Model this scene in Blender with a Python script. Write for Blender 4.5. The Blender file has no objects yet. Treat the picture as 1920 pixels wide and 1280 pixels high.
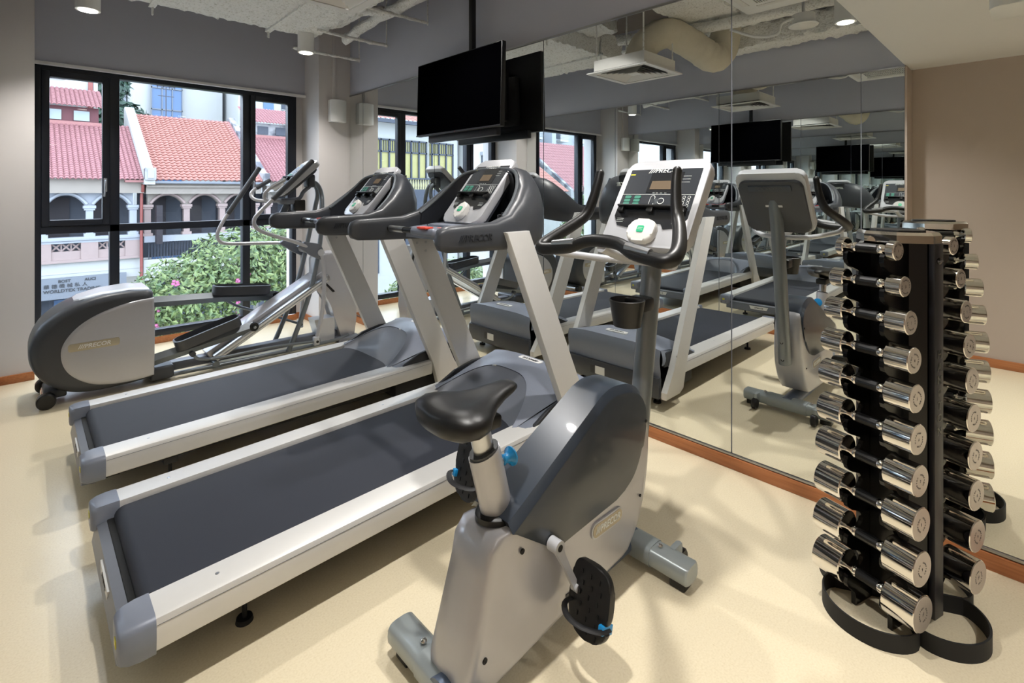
import bpy, bmesh, math, random
from math import sin, cos, pi, radians as R
from mathutils import Vector as V, Matrix
random.seed(7)
S = bpy.context.scene
COL = S.collection
# ------------------------------------------------------------------ materials
ALB = 1.0
def lin(c):
    return tuple(ALB*((x/255)/12.92 if x/255 <= .04045 else ((x/255+.055)/1.055)**2.4) for x in c)
def mat(name, rgb, rough=.5, metal=0., var=.04, scale=40., bump=0., bscale=200., coat=0., spec=.5, emit=None, estr=0., dist=.002):
    m = bpy.data.materials.new(name); m.use_nodes = True
    nt = m.node_tree; b = nt.nodes['Principled BSDF']
    tc = nt.nodes.new('ShaderNodeTexCoord')
    c = lin(rgb)
    if var:
        n = nt.nodes.new('ShaderNodeTexNoise'); n.inputs['Scale'].default_value = scale; n.inputs['Detail'].default_value = 3
        nt.links.new(tc.outputs['Object'], n.inputs['Vector'])
        r = nt.nodes.new('ShaderNodeMix'); r.data_type = 'RGBA'
        r.inputs['A'].default_value = (*[x*(1-var) for x in c], 1); r.inputs['B'].default_value = (*[min(1, x*(1+var)) for x in c], 1)
        nt.links.new(n.outputs['Fac'], r.inputs['Factor']); nt.links.new(r.outputs['Result'], b.inputs['Base Color'])
    else:
        b.inputs['Base Color'].default_value = (*c, 1)
    b.inputs['Roughness'].default_value = rough; b.inputs['Metallic'].default_value = metal
    b.inputs['Coat Weight'].default_value = coat; b.inputs['Specular IOR Level'].default_value = spec
    if bump:
        n2 = nt.nodes.new('ShaderNodeTexNoise'); n2.inputs['Scale'].default_value = bscale; n2.inputs['Detail'].default_value = 4
        nt.links.new(tc.outputs['Object'], n2.inputs['Vector'])
        bp_ = nt.nodes.new('ShaderNodeBump'); bp_.inputs['Strength'].default_value = bump; bp_.inputs['Distance'].default_value = dist
        nt.links.new(n2.outputs['Fac'], bp_.inputs['Height']); nt.links.new(bp_.outputs['Normal'], b.inputs['Normal'])
    if emit:
        b.inputs['Emission Color'].default_value = (*lin(emit), 1); b.inputs['Emission Strength'].default_value = estr
    return m
def ramp_mat(name, stops, scale, rough, tex='NOISE', vec=(1, 1, 1), bump=0, detail=6, metal=0, dist=.002, spec=.5):
    m = bpy.data.materials.new(name); m.use_nodes = True
    nt = m.node_tree; b = nt.nodes['Principled BSDF']
    tc = nt.nodes.new('ShaderNodeTexCoord'); mp = nt.nodes.new('ShaderNodeMapping'); mp.inputs['Scale'].default_value = vec
    nt.links.new(tc.outputs['Object'], mp.inputs['Vector'])
    if tex == 'NOISE':
        n = nt.nodes.new('ShaderNodeTexNoise'); n.inputs['Scale'].default_value = scale; n.inputs['Detail'].default_value = detail; out = n.outputs['Fac']
    else:
        n = nt.nodes.new('ShaderNodeTexVoronoi'); n.inputs['Scale'].default_value = scale; out = n.outputs['Distance']
    nt.links.new(mp.outputs['Vector'], n.inputs['Vector'])
    r = nt.nodes.new('ShaderNodeValToRGB')
    while len(r.color_ramp.elements) < len(stops): r.color_ramp.elements.new(.5)
    for e, (p, c) in zip(r.color_ramp.elements, stops): e.position = p; e.color = (*lin(c), 1)
    nt.links.new(out, r.inputs['Fac']); nt.links.new(r.outputs['Color'], b.inputs['Base Color'])
    b.inputs['Roughness'].default_value = rough; b.inputs['Metallic'].default_value = metal; b.inputs['Specular IOR Level'].default_value = spec
    if bump:
        bp_ = nt.nodes.new('ShaderNodeBump'); bp_.inputs['Strength'].default_value = bump; bp_.inputs['Distance'].default_value = dist
        nt.links.new(out, bp_.inputs['Height']); nt.links.new(bp_.outputs['Normal'], b.inputs['Normal'])
    return m
M = {}
M['wall'] = mat('wall_paint', (196, 190, 186), .75, var=.02, scale=6)
M['wall_daylight'] = mat('upper_wall_daylight_tint', (186, 188, 200), .8, var=.02, scale=6)  # daylight's blue and extra brightness are mixed into this wall colour
M['wall_entry'] = mat('entry_wall_paint', (178, 164, 154), .8, var=.02, scale=6)
M['column'] = mat('column_paint', (206, 201, 199), .7, var=.02, scale=6)
M['soffit'] = mat('soffit_paint', (218, 217, 216), .7, var=.01)
M['slab'] = mat('ceiling_slab', (120, 112, 106), .9, var=.1, scale=8)
M['floor'] = ramp_mat('terrazzo_floor', [(0, (168, 150, 118)), (.33, (214, 201, 172)), (.5, (219, 207, 179)), (1, (228, 217, 192))], 160, .24, bump=.015, detail=10)
M['wood'] = ramp_mat('skirting_wood', [(0, (128, 74, 40)), (.5, (168, 106, 64)), (1, (190, 128, 82))], 7, .45, vec=(8, .6, 14), bump=.05)
M['trimmetal'] = mat('trim_steel', (170, 170, 172), .3, 1, var=0)
M['frame'] = mat('window_frame', (22, 26, 36), .38, .1, var=.05)
M['chrome'] = mat('chrome', (235, 232, 228), .05, 1, var=0)
M['endcap'] = mat('end_disc_steel', (196, 188, 184), .38, .85, var=.03, scale=300)
M['steel'] = mat('brushed_steel', (190, 192, 196), .3, 1, var=.05)
M['black'] = mat('black_plastic', (11, 11, 12), .4, var=0)
M['gloss'] = mat('black_gloss_powder', (6, 6, 7), .22, var=0, spec=.35)
M['matblack'] = mat('matte_black', (12, 12, 13), .7, var=0)
M['rubber'] = mat('black_rubber', (20, 20, 22), .6, bump=.2, bscale=500)
M['leather'] = mat('saddle_vinyl', (12, 12, 13), .38, bump=.12, bscale=900)
M['belt'] = mat('running_belt', (30, 34, 46), .62, var=.35, scale=900, bump=.5, bscale=1100)
M['rail'] = mat('rail_aluminium', (212, 211, 209), .42, .25, var=.02)
M['silver'] = mat('silver_paint', (180, 180, 185), .34, .35, var=.02, coat=.3)
M['silver_light'] = mat('light_silver_paint', (190, 192, 197), .35, .2, var=.02, coat=.2)
M['grey'] = mat('mid_grey_plastic', (100, 104, 113), .42, var=.03, coat=.1)
M['dark'] = mat('dark_grey_plastic', (56, 59, 65), .42, var=.04, coat=.1)
M['darker'] = mat('charcoal_plastic', (40, 42, 47), .45, var=.04)
M['cap'] = mat('end_cap_grey', (120, 126, 140), .4, .1, var=.03)
M['slate'] = mat('slate_blue_cover', (44, 52, 63), .32, .1, var=.04, coat=.2)
M['tube'] = mat('tube_grey_metallic', (118, 124, 130), .32, .5, var=.03)
M['tubeblue'] = mat('tube_blue_grey', (92, 104, 124), .35, .5, var=.05)
M['stab'] = mat('stabiliser_grey', (150, 158, 160), .35, .3, var=.02, coat=.2)
M['white'] = mat('white_plastic', (226, 226, 224), .42, var=0)
M['offwhite'] = mat('offwhite', (216, 215, 211), .5, var=.02)
M['face'] = mat('console_face', (52, 56, 62), .25, var=0, coat=.4)
M['face2'] = mat('console_face_lower', (30, 32, 36), .25, var=0, coat=.4)
M['lcd'] = mat('lcd_glass', (112, 98, 82), .15, var=.03)
M['ink'] = mat('white_ink', (225, 228, 226), .5, var=0)
M['inkdk'] = mat('dark_ink', (45, 45, 48), .5, var=0)
M['green'] = mat('green_key', (40, 178, 130), .4, var=0)
M['greendk'] = mat('green_outline', (60, 130, 112), .4, var=0)
M['red'] = mat('red_tag', (222, 72, 52), .45, var=0)
M['yellow'] = mat('yellow_label', (215, 205, 60), .5, var=0)
M['blue'] = mat('blue_plastic', (28, 140, 205), .35, var=0, coat=.3)
M['badge'] = mat('badge_tan', (178, 168, 145), .35, .3, var=.02)
M['screen'] = mat('tv_screen', (2, 2, 3), .9, var=0, spec=0)
M['spray'] = ramp_mat('sprayed_insulation', [(0, (120, 116, 104)), (.34, (215, 214, 208)), (.46, (238, 238, 236)), (1, (246, 246, 244))], 55, .95, bump=.7, detail=5, dist=.02)
M['cloth'] = mat('duct_wrap', (205, 198, 180), .7, var=.06, scale=12, bump=.3, bscale=14, dist=.02)
M['lampglow'] = mat('lamp_glow', (255, 255, 250), .5, var=0, emit=(255, 246, 228), estr=9)
def mirror_mat():
    m = bpy.data.materials.new('mirror_silvering'); m.use_nodes = True
    b = m.node_tree.nodes['Principled BSDF']; b.inputs['Base Color'].default_value = (.88, .905, .895, 1)
    b.inputs['Metallic'].default_value = 1; b.inputs['Roughness'].default_value = 0.0
    return m
M['mirror'] = mirror_mat()
def glass_mat():
    m = bpy.data.materials.new('window_glass'); m.use_nodes = True; nt = m.node_tree; nt.nodes.clear()
    o = nt.nodes.new('ShaderNodeOutputMaterial'); t = nt.nodes.new('ShaderNodeBsdfTransparent'); g = nt.nodes.new('ShaderNodeBsdfGlossy')
    t.inputs['Color'].default_value = (.95, .975, .985, 1); g.inputs['Roughness'].default_value = .01
    f = nt.nodes.new('ShaderNodeFresnel'); ge = nt.nodes.new('ShaderNodeNewGeometry'); io = nt.nodes.new('ShaderNodeMix')
    io.inputs['A'].default_value = 1.35; io.inputs['B'].default_value = 1/1.35                  # same reflectance from either face of the pane
    nt.links.new(ge.outputs['Backfacing'], io.inputs['Factor']); nt.links.new(io.outputs['Result'], f.inputs['IOR'])
    mx = nt.nodes.new('ShaderNodeMixShader'); nt.links.new(f.outputs[0], mx.inputs[0]); nt.links.new(t.outputs[0], mx.inputs[1]); nt.links.new(g.outputs[0], mx.inputs[2])
    nt.links.new(mx.outputs[0], o.inputs[0]); return m
M['glass'] = glass_mat()
# ------------------------------------------------------------------ mesh builder
def cat_rom(pts, n=6, closed=False):
    P = [V(p) for p in pts]; out = []; N = len(P)
    rng = range(N) if closed else range(N-1)
    for i in rng:
        p1, p2 = P[i], P[(i+1) % N]
        p0 = P[i-1] if (i > 0 or closed) else p1*2-p2
        p3 = P[(i+2) % N] if (i+2 < N or closed) else p2*2-p1
        for k in range(n):
            t = k/n
            out.append(.5*((2*p1)+(p2-p0)*t+(2*p0-5*p1+4*p2-p3)*t*t+(3*p1-p0-3*p2+p3)*t**3))
    if not closed: out.append(P[-1])
    return out
class MB:
    def __init__(s, M_=None): s.b = bmesh.new(); s.M = M_ or Matrix.Identity(4); s.mi = 0
    def vs(s, pts): return [s.b.verts.new(s.M @ V(p)) for p in pts]
    def fc(s, v):
        try: f = s.b.faces.new(v); f.material_index = s.mi; return f
        except ValueError: return None
    def bev(s, faces, off, seg=2):
        es = {e for f in faces if f for e in f.edges}
        r = bmesh.ops.bevel(s.b, geom=list(es), offset=off, segments=seg, profile=.5, affect='EDGES', clamp_overlap=True)
        for f in r['faces']: f.material_index = s.mi
    def box(s, x0, x1, y0, y1, z0, z1, bev=0, seg=2, T=None):
        T = T or Matrix.Identity(4)
        v = s.vs([T @ V((x, y, z)) for x in (x0, x1) for y in (y0, y1) for z in (z0, z1)])
        fs = [s.fc([v[i] for i in q]) for q in ((0, 1, 3, 2), (4, 6, 7, 5), (0, 4, 5, 1), (2, 3, 7, 6), (0, 2, 6, 4), (1, 5, 7, 3))]
        if bev: s.bev(fs, bev, seg)
        return s
    def prism(s, poly, lo, hi, ax='y', bev=0, seg=2):
        f = {'y': lambda a, b, c: (a, c, b), 'z': lambda a, b, c: (a, b, c), 'x': lambda a, b, c: (c, a, b)}[ax]
        A = s.vs([f(a, b, lo) for a, b in poly]); B = s.vs([f(a, b, hi) for a, b in poly]); n = len(poly)
        fs = [s.fc(A[::-1]), s.fc(B)] + [s.fc([A[i], A[(i+1) % n], B[(i+1) % n], B[i]]) for i in range(n)]
        if bev:
            es = {e for q in fs[:2] if q for e in q.edges}
            r = bmesh.ops.bevel(s.b, geom=list(es), offset=bev, segments=seg, profile=.5, affect='EDGES', clamp_overlap=True)
            for q in r['faces']: q.material_index = s.mi
        return s
    def loft(s, rings, cap=True, closed=False, ring_closed=True):
        vr = [s.vs(r) for r in rings]; n = len(vr[0]); m = len(vr)
        for i in range(m if closed else m-1):
            a, b = vr[i], vr[(i+1) % m]
            for j in range(n if ring_closed else n-1): s.fc([a[j], a[(j+1) % n], b[(j+1) % n], b[j]])
        if cap and not closed and ring_closed: s.fc(vr[0][::-1]); s.fc(vr[-1])
        return s
    def tube(s, pts, r, seg=10, sm=5, closed=False, sq=None):
        P = cat_rom(pts, sm, closed) if sm > 1 else [V(p) for p in pts]
        N = len(P); rings = []; up = None
        for i, p in enumerate(P):
            if closed: t = (P[(i+1) % N]-P[i-1])
            else: t = P[min(i+1, N-1)]-P[max(i-1, 0)]
            t.normalize()
            if up is None: up = V((0, 0, 1)) if abs(t.z) < .9 else V((1, 0, 0))
            u = (up-t*up.dot(t)).normalized(); w = t.cross(u); up = u
            rr = r(i/(N-1)) if callable(r) else r
            ru, rw = (rr, rr) if sq is None else (rr*sq[0], rr*sq[1])
            rings.append([p+u*cos(2*pi*k/seg)*ru+w*sin(2*pi*k/seg)*rw for k in range(seg)])
        return s.loft(rings, closed=closed)
    def cyl(s, a, b, r, r2=None, seg=20, bev=0):
        a, b = V(a), V(b); t = (b-a).normalized(); u = t.orthogonal().normalized(); w = t.cross(u); r2 = r if r2 is None else r2
        L = (b-a).length; R_ = [[p+u*cos(2*pi*k/seg)*q+w*sin(2*pi*k/seg)*q for k in range(seg)] for p, q in
              ([(a, r), (b, r2)] if not bev else [(a, r-bev), (a+t*bev, r), (b-t*bev, r2), (b, r2-bev)])]
        return s.loft(R_)
    def lathe(s, prof, o=(0, 0, 0), ax='x', seg=28):
        o = V(o); rings = []
        for h, r in prof:
            rings.append([o+{'x': V((h, cos(a)*r, sin(a)*r)), 'z': V((cos(a)*r, sin(a)*r, h)), 'y': V((cos(a)*r, h, sin(a)*r))}[ax] for a in (2*pi*k/seg for k in range(seg))])
        return s.loft(rings)
    def sphere(s, c, rx, ry=None, rz=None, seg=14, rg=9):
        ry = ry or rx; rz = rz or rx; c = V(c); rings = []
        for i in range(1, rg): 
            a = pi*i/rg; rings.append([c+V((rx*sin(a)*cos(2*pi*k/seg), ry*sin(a)*sin(2*pi*k/seg), rz*cos(a))) for k in range(seg)])
        return s.loft(rings)
    def grid(s, f, nu, nv):
        v = [s.vs([f(i/nu, j/nv) for j in range(nv+1)]) for i in range(nu+1)]
        for i in range(nu):
            for j in range(nv): s.fc([v[i][j], v[i+1][j], v[i+1][j+1], v[i][j+1]])
        return s
    def text(s, txt, size, o, xd, yd, ext=.0012, shear=0., align='CENTER', bold=0.):
        vsx, fcs = text_geo(txt, ext/size, shear, align, bold)
        o, xd, yd = V(o), V(xd).normalized(), V(yd).normalized(); zd = xd.cross(yd)
        v = s.vs([o+(xd*p.x+yd*p.y+zd*p.z)*size for p in vsx])
        for f in fcs: s.fc([v[i] for i in f])
        return s
    def build(s, name, m, parent=None, smooth=True, ang=38, loc=None):
        bmesh.ops.recalc_face_normals(s.b, faces=s.b.faces)
        me = bpy.data.meshes.new(name)
        if smooth:
            for f in s.b.faces: f.smooth = True
            for e in s.b.edges:
                if len(e.link_faces) == 2 and e.calc_face_angle(0) > R(ang): e.smooth = False
        s.b.to_mesh(me); s.b.free()
        for x in (m if isinstance(m, (list, tuple)) else [m]): me.materials.append(M[x] if isinstance(x, str) else x)
        o = bpy.data.objects.new(name, me); COL.objects.link(o)
        if parent: o.parent = parent
        if loc: o.location = loc
        return o
_tc = {}
def text_geo(txt, ext, shear, align, bold):
    k = (txt, round(ext, 4), shear, align, bold)
    if k not in _tc:
        cu = bpy.data.curves.new('t', 'FONT'); cu.body = txt; cu.size = 1; cu.extrude = ext; cu.shear = shear; cu.align_x = align; cu.align_y = 'CENTER'; cu.offset = bold; cu.resolution_u = 3
        o = bpy.data.objects.new('t', cu); COL.objects.link(o); bpy.context.view_layer.update()
        me = bpy.data.meshes.new_from_object(o.evaluated_get(bpy.context.evaluated_depsgraph_get()))
        _tc[k] = ([v.co.copy() for v in me.vertices], [list(p.vertices) for p in me.polygons])
        bpy.data.objects.remove(o); bpy.data.curves.remove(cu); bpy.data.meshes.remove(me)
    return _tc[k]
def arc2(pts, n=5): return [(p.x, p.y) for p in cat_rom([(a, b, 0) for a, b in pts], n)]
def tag(o, label, cat, group=None, kind=None):
    if label: o['label'] = label
    if cat: o['category'] = cat
    if group: o['group'] = group
    if kind: o['kind'] = kind
    return o
def thing(name, loc, label, cat, group=None, rz=0):
    o = bpy.data.objects.new(name, None); COL.objects.link(o); o.location = loc; o.rotation_euler = (0, 0, rz); o.empty_display_size = .1
    return tag(o, label, cat, group)
def struct(name, mb, m, label=None, cat=None, parent=None, **k):
    o = mb.build(name, m, parent, **k)
    if not parent: o['kind'] = 'structure'; tag(o, label, cat)
    return o
def pub(o, label): o['label'] = label; return o
def copy_tree(o, parent=None):
    c = o.copy(); COL.objects.link(c); c.parent = parent
    for ch in list(o.children): copy_tree(ch, c)
    return c
def frame_M(o, xd, yd):
    xd, yd = V(xd).normalized(), V(yd).normalized(); zd = xd.cross(yd)
    return Matrix(((xd.x, yd.x, zd.x, o[0]), (xd.y, yd.y, zd.y, o[1]), (xd.z, yd.z, zd.z, o[2]), (0, 0, 0, 1)))
# ------------------------------------------------------------------ room shell (mirror plane x=0, window at y=5.7)
W = 2.74; CH = 3.35; MT = 2.45; ME = .776
struct('floor', MB().box(-6, .3, -4.0, 5.78, -.12, 0), 'floor', 'cream speckled terrazzo floor of the gym', 'floor')
# mirror-side wall (right)
struct('wall_right', MB().box(0.012, .25, -4, 5.9, 0, MT).box(0, .25, -4, 5.9, MT, CH), 'wall_daylight', 'grey wall above and behind the mirror panels with the television in front', 'wall')
struct('wall_left', MB().box(-W-.2, -W-.012, ME, 5.9, 0, MT).box(-W-.2, -W, ME, 5.9, MT, CH), 'wall_daylight', 'opposite grey wall carrying the facing row of mirrors', 'wall')
struct('wall_entry', MB().box(-3.25, -3.0, -4, ME, 0, 2.46).box(-3.25, -2.9, ME, ME+.2, 0, 2.46), 'wall_entry', 'taupe entry wall seen in the mirror behind the dumbbell rack', 'wall')
struct('wall_back', MB().box(-3.2, .3, -4.15, -3.9, 0, 2.5), 'wall_entry', 'back wall behind the camera', 'wall')
struct('trim_1', MB().box(-W-.012, -W+.012, ME-.015, ME, 0, MT).box(-W-.3, -W, ME-.012, ME-.002, 0, MT), 'wall_entry', 'edge strip closing the opposite mirror', 'trim')
# window wall: pier, beam, column, strips
struct('wall_window', MB().box(-3.2, -2.53, 5.21, 5.95, 0, CH).box(-.43, -.35, 5.70, 5.95, 0, CH).box(-.35, .25, 5.257, 5.95, 0, CH),
       'column', 'window wall with beam and corner column', 'wall')
struct('wall_beam', MB().box(-2.53, -.35, 5.63, 5.95, MT+.005, CH), 'wall_daylight', 'grey beam wall above the window', 'wall')  # beam kept separate so its colour carries the bluer daylight
struct('ceiling_1', MB().box(-3.2, .3, ME, 5.95, CH, CH+.2), 'slab', 'dark exposed concrete ceiling slab', 'ceiling')
struct('ceiling_2', MB().box(-3.3, .3, -4, ME-.1, 2.46, 2.62).box(-3.3, .3, ME-.1, ME, 2.46, CH), 'soffit', 'smooth off-white lowered ceiling by the entry', 'ceiling')
def skirt(name, lst, lab):
    m = MB()
    for q in lst: m.box(*q, bev=.003)
    return struct(name, m, 'wood', lab, 'skirting board')
skirt('baseboard_right', [(-.016, 0, -3.9, 5.25, 0, .062)], 'orange-brown wooden skirting board below the wall mirrors')
skirt('baseboard_left', [(-W-.01, -W+.016, ME, 5.21, 0, .062)], 'wooden skirting board below the opposite mirrors')
skirt('baseboard_window', [(-.43, -.35, 5.685, 5.70, 0, .068), (-2.53, -.43, 5.645, 5.66, 0, .062), (-.35, -.016, 5.243, 5.257, 0, .062), (-2.74, -2.53, 5.195, 5.21, 0, .062), (-.365, -.35, 5.257, 5.66, 0, .062)], 'wooden skirting board under the window and round the corner column')
skirt('baseboard_entry', [(-3.0, -2.985, -3.9, ME, 0, .07)], 'brown wooden skirting board of the entry wall')
struct('trim_2', MB().box(-.012, 0, -3.9, 5.25, .066, .078, bev=.002), 'trimmetal', 'slim steel channel along the lower edge of the mirrors', 'trim')
struct('trim_3', MB().box(-.012, 0.0, -3.9, 5.25, MT-.006, MT+.006), 'trimmetal', 'slim steel channel along the upper edge of the mirrors', 'trim')
struct('trim_4', MB().box(-W, -W+.012, ME, 5.2, .066, .078).box(-W, -W+.012, ME, 5.2, MT-.006, MT+.006), 'trimmetal', 'slim steel channels of the opposite mirrors', 'trim')
# mirrors
seams = [5.255, 4.95, 3.66, 2.368, 1.079, -.21, -1.5]
mlab = ['narrow mirror strip beside the corner column', 'wall mirror panel behind the elliptical trainer, second from the corner column', 'wall mirror panel behind the television and far treadmill console',
        'wall mirror panel behind the near treadmill console, right of the television', 'wall mirror panel reflecting the back of the exercise bike, behind the dumbbell rack', 'wall mirror panel right of the dumbbell rack, running out of the picture']
for i in range(5):
    o = MB().box(-.006, .008, seams[i+1]+.003, seams[i]-.003, .079, MT-.007).build('mirror_panel', 'mirror', smooth=False); tag(o, mlab[i], 'mirror', 'mirror panels on the right wall')
o = MB().box(-.006, .008, -2.8, seams[5]-.003, .079, MT-.007).build("mirror_panel", "mirror", smooth=False)
tag(o, mlab[5], 'mirror', 'mirror panels on the right wall')
ls = ['opposite mirror panel nearest the window', 'opposite mirror panel facing the elliptical trainer', 'opposite mirror panel facing the far treadmill', 'opposite mirror panel facing the exercise bike', 'narrow opposite mirror strip at the entry edge']
s2 = [5.2, 4.95, 3.66, 2.351, 1.084, ME]
for i in range(5):
    o = MB().box(-W-.008, -W+.006, s2[i+1]+.003, s2[i]-.003, .079, MT-.007).build('mirror_panel', 'mirror', smooth=False); tag(o, ls[i]+' seen reflected', 'mirror', 'mirror panels on the opposite wall')
# window
win = MB(); X0, X1, Z0, Z1 = -2.53, -.43, .066, 2.446; YF = 5.66
def fr(m, x0, x1, z0, z1, w, y0, y1, wb=None):
    wb = wb or w
    m.box(x0, x0+w, y0, y1, z0, z1, .004).box(x1-w, x1, y0, y1, z0, z1, .004).box(x0+w, x1-w, y0, y1, z1-w, z1, .004).box(x0+w, x1-w, y0, y1, z0, z0+wb, .004)
fr(win, X0, X1, Z0, Z1, .045, YF, YF+.09, .06)
win.box(X0+.04, X1-.04, YF, YF+.09, 1.05, 1.115, .004)
for xm in (-2.01, -.935): win.box(xm-.035, xm+.035, YF, YF+.09, Z0+.04, Z1-.04, .004)
w1 = struct('window_1', win, 'frame', 'black framed window with three upper and three lower lights over the street', 'window')
sash = []
for (a, b) in ((X0+.045, -2.045), (-.90, X1-.045)):
    m = MB(); fr(m, a, b, 1.115, Z1-.045, .05, YF-.012, YF+.06); sash.append(pub(m.build('opening_sash', 'frame', w1), 'black casement sash'))
for (a, b, c, d) in ((X0+.09, -2.09, 1.16, 2.36), (-1.975, -.97, 1.11, 2.41), (-.855, X1-.09, 1.16, 2.36), (X0+.04, -2.045, .12, 1.06), (-1.975, -.97, .12, 1.06), (-.90, X1-.04, .12, 1.06)):
    MB().box(a, b, YF+.035, YF+.041, c, d).build('pane', 'glass', w1, smooth=False)
for s_, x in zip(sash, (-2.075, -.875)):
    m = MB().box(x-.012, x+.012, YF-.022, YF-.010, 1.40, 1.52, .004).tube([(x, YF-.025, 1.50), (x, YF-.05, 1.49), (x-.005, YF-.055, 1.43), (x-.01, YF-.045, 1.36)], .007, 8, 3)
    m.build('window_handle', 'steel', s_)
struct('trim_5', MB().box(-2.53, -.35, 5.60, 5.64, MT-.012, MT+.012), 'soffit', 'pale roller blind slot strip above the window', 'trim')
# ------------------------------------------------------------------ shared machine pieces
def rrect(w, h, r, n=5, cx=0, cy=0):
    out = []
    for (sx, sy, a0) in ((1, 1, 0), (-1, 1, 90), (-1, -1, 180), (1, -1, 270)):
        for k in range(n+1):
            a = R(a0+90*k/n); out.append((cx+sx*(w/2-r)+r*cos(a), cy+sy*(h/2-r)+r*sin(a)))
    return out
def logo(mb, size, o, xd, yd, ext=.0012):
    mb.text('///PRECOR', size, o, xd, yd, ext, .22, 'CENTER', .02)
def console(parent, o, v, w, L, th=.04, tread=True, mirror_back=False):
    """tilted display: o = bottom centre (local), v = direction up the panel, user looks toward +x"""
    v = V(v).normalized(); u = V((0, -1, 0)); F_ = frame_M(o, u, v)
    def mb(): return MB(F_)
    b = mb()                                                            # silver body with rounded shoulders
    shell = rrect(w, L, .045, 6, 0, L/2)
    b.prism(shell, -th, 0, 'z', bev=.010, seg=3)
    c = b.build('display_housing', 'silver_light', parent)
    bk = mb(); bk.prism(rrect(w*.93, L*.86, .04, 5, 0, L*.46), -th-.022, -th+.004, 'z', bev=.012, seg=3)
    k = bk.build('display_back', 'dark', c)
    f = mb(); fh = L*.66; y0 = L*.20
    f.prism([(-w*.43, L*.885), (-w*.43, y0+.05), (-w*.36, y0+.006), (-w*.2, y0-.004), (-w*.16, y0+.02), (w*.16, y0+.02), (w*.2, y0-.004), (w*.36, y0+.006), (w*.43, y0+.05), (w*.43, L*.885)], 0, .003, 'z')
    pub(f.build('display_face', 'face', c), 'dark grey display face with printed keys')
    f = mb(); f.box(-w*.145, w*.24, L*.60, L*.84, .003, .0045).prism([(-w*.43, y0+.05), (-w*.36, y0+.006), (-w*.2, y0-.004), (-w*.16, y0+.02), (w*.16, y0+.02), (w*.2, y0-.004), (w*.36, y0+.006), (w*.43, y0+.05), (w*.43, L*.395), (-w*.43, L*.395)], .003, .0042, 'z')
    f.build('display_recess', 'face2', c)
    f = mb(); f.box(-w*.11, w*.14, L*.635, L*.735, .0045, .006); pub(f.build('screen', 'lcd', c), 'amber grey lcd screen')
    g = mb(); g.box(-w*.43, w*.43, L*.575, L*.578, .003, .004)
    logo(g, w*.085, (0, L*.862, .003), (1, 0, 0), (0, 1, 0), .0008)
    for i in range(3):
        for j in range(4): 
            cx, cy = w*(.27+.055*i), L*(.545-.032*j); g.lathe([(0, .0065), (.0012, .0065)], (cx, cy, .0035), 'z', 10)
    g.lathe([(0, .015), (.0012, .015)], (w*.07, L*.50, .0035), 'z', 18)
    g.prism(rrect(.022, .055, .011, 5, -w*.035, L*.50), .0035, .0046, 'z')
    for j in range(3): g.box(w*.17, w*.33, L*(.79-.035*j), L*(.793-.035*j), .003, .004)
    for q in (-.06, -.02, .03, .08): g.box(w*q, w*(q+.025), L*.593, L*.597, .003, .004)
    for sx in (-1, 1):
        for j in range(3): g.box(sx*w*.33-.02, sx*w*.33+.012, L*(.285-.018*j), L*(.2885-.018*j), .0042, .0052)
    g.build('printed_graphics', 'ink', c)
    g = mb()
    g.lathe([(0, .0125), (.0014, .0125)], (w*.07, L*.50, .0035), 'z', 18).prism(rrect(.018, .050, .009, 5, -w*.035, L*.50), .0035, .0052, 'z')
    for i in range(3):
        for j in range(4): g.lathe([(0, .0048), (.0018, .0048)], (w*(.27+.055*i), L*(.545-.032*j), .0035), 'z', 10)
    g.build('keys', 'face', c)
    g = mb()
    for i in range(2):
        for j in range(3): g.prism(rrect(.030, .014, .005, 3, -w*(.345-.12*i), L*(.545-.04*j)), .003, .0045, 'z')
    g.build('program_keys', 'greendk', c)
    g = mb(); g.box(-w*.42, -w*.36, L*.815, L*.83, .003, .004); g.build('warning_mark', 'yellow', c)
    g = mb()                                                            # reading rack ledge
    g.box(-w*.40, w*.40, L*.405, L*.425, .0, .030, .003)
    for q in (-.36, 0, .36): g.box(w*q-.014, w*q+.014, L*.355, L*.42, .0, .022, .003)
    g.build('reading_rack', 'black', c)
    g = mb(); ky = L*.115; kw = .058 if tread else .078
    g.prism(rrect(kw*(1.3 if tread else 1.5), .100, .034, 8, 0, ky+.01), 0, .032, 'z', bev=.010, seg=3)
    kb = g.build('control_knob', 'offwhite', c)
    g = mb(); g.prism(rrect(.030, .030, .006, 4, 0, ky+.012), .031, .0345, 'z'); g.build('start_key', 'green', c)
    g = mb(); g.box(-.010, .010, ky+.016, ky+.018, .0345, .0355).box(-.010, .010, ky+.008, ky+.010, .0345, .0355).build('start_key_mark', 'ink', c)
    return c
def belt_thickness(): return .012
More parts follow.
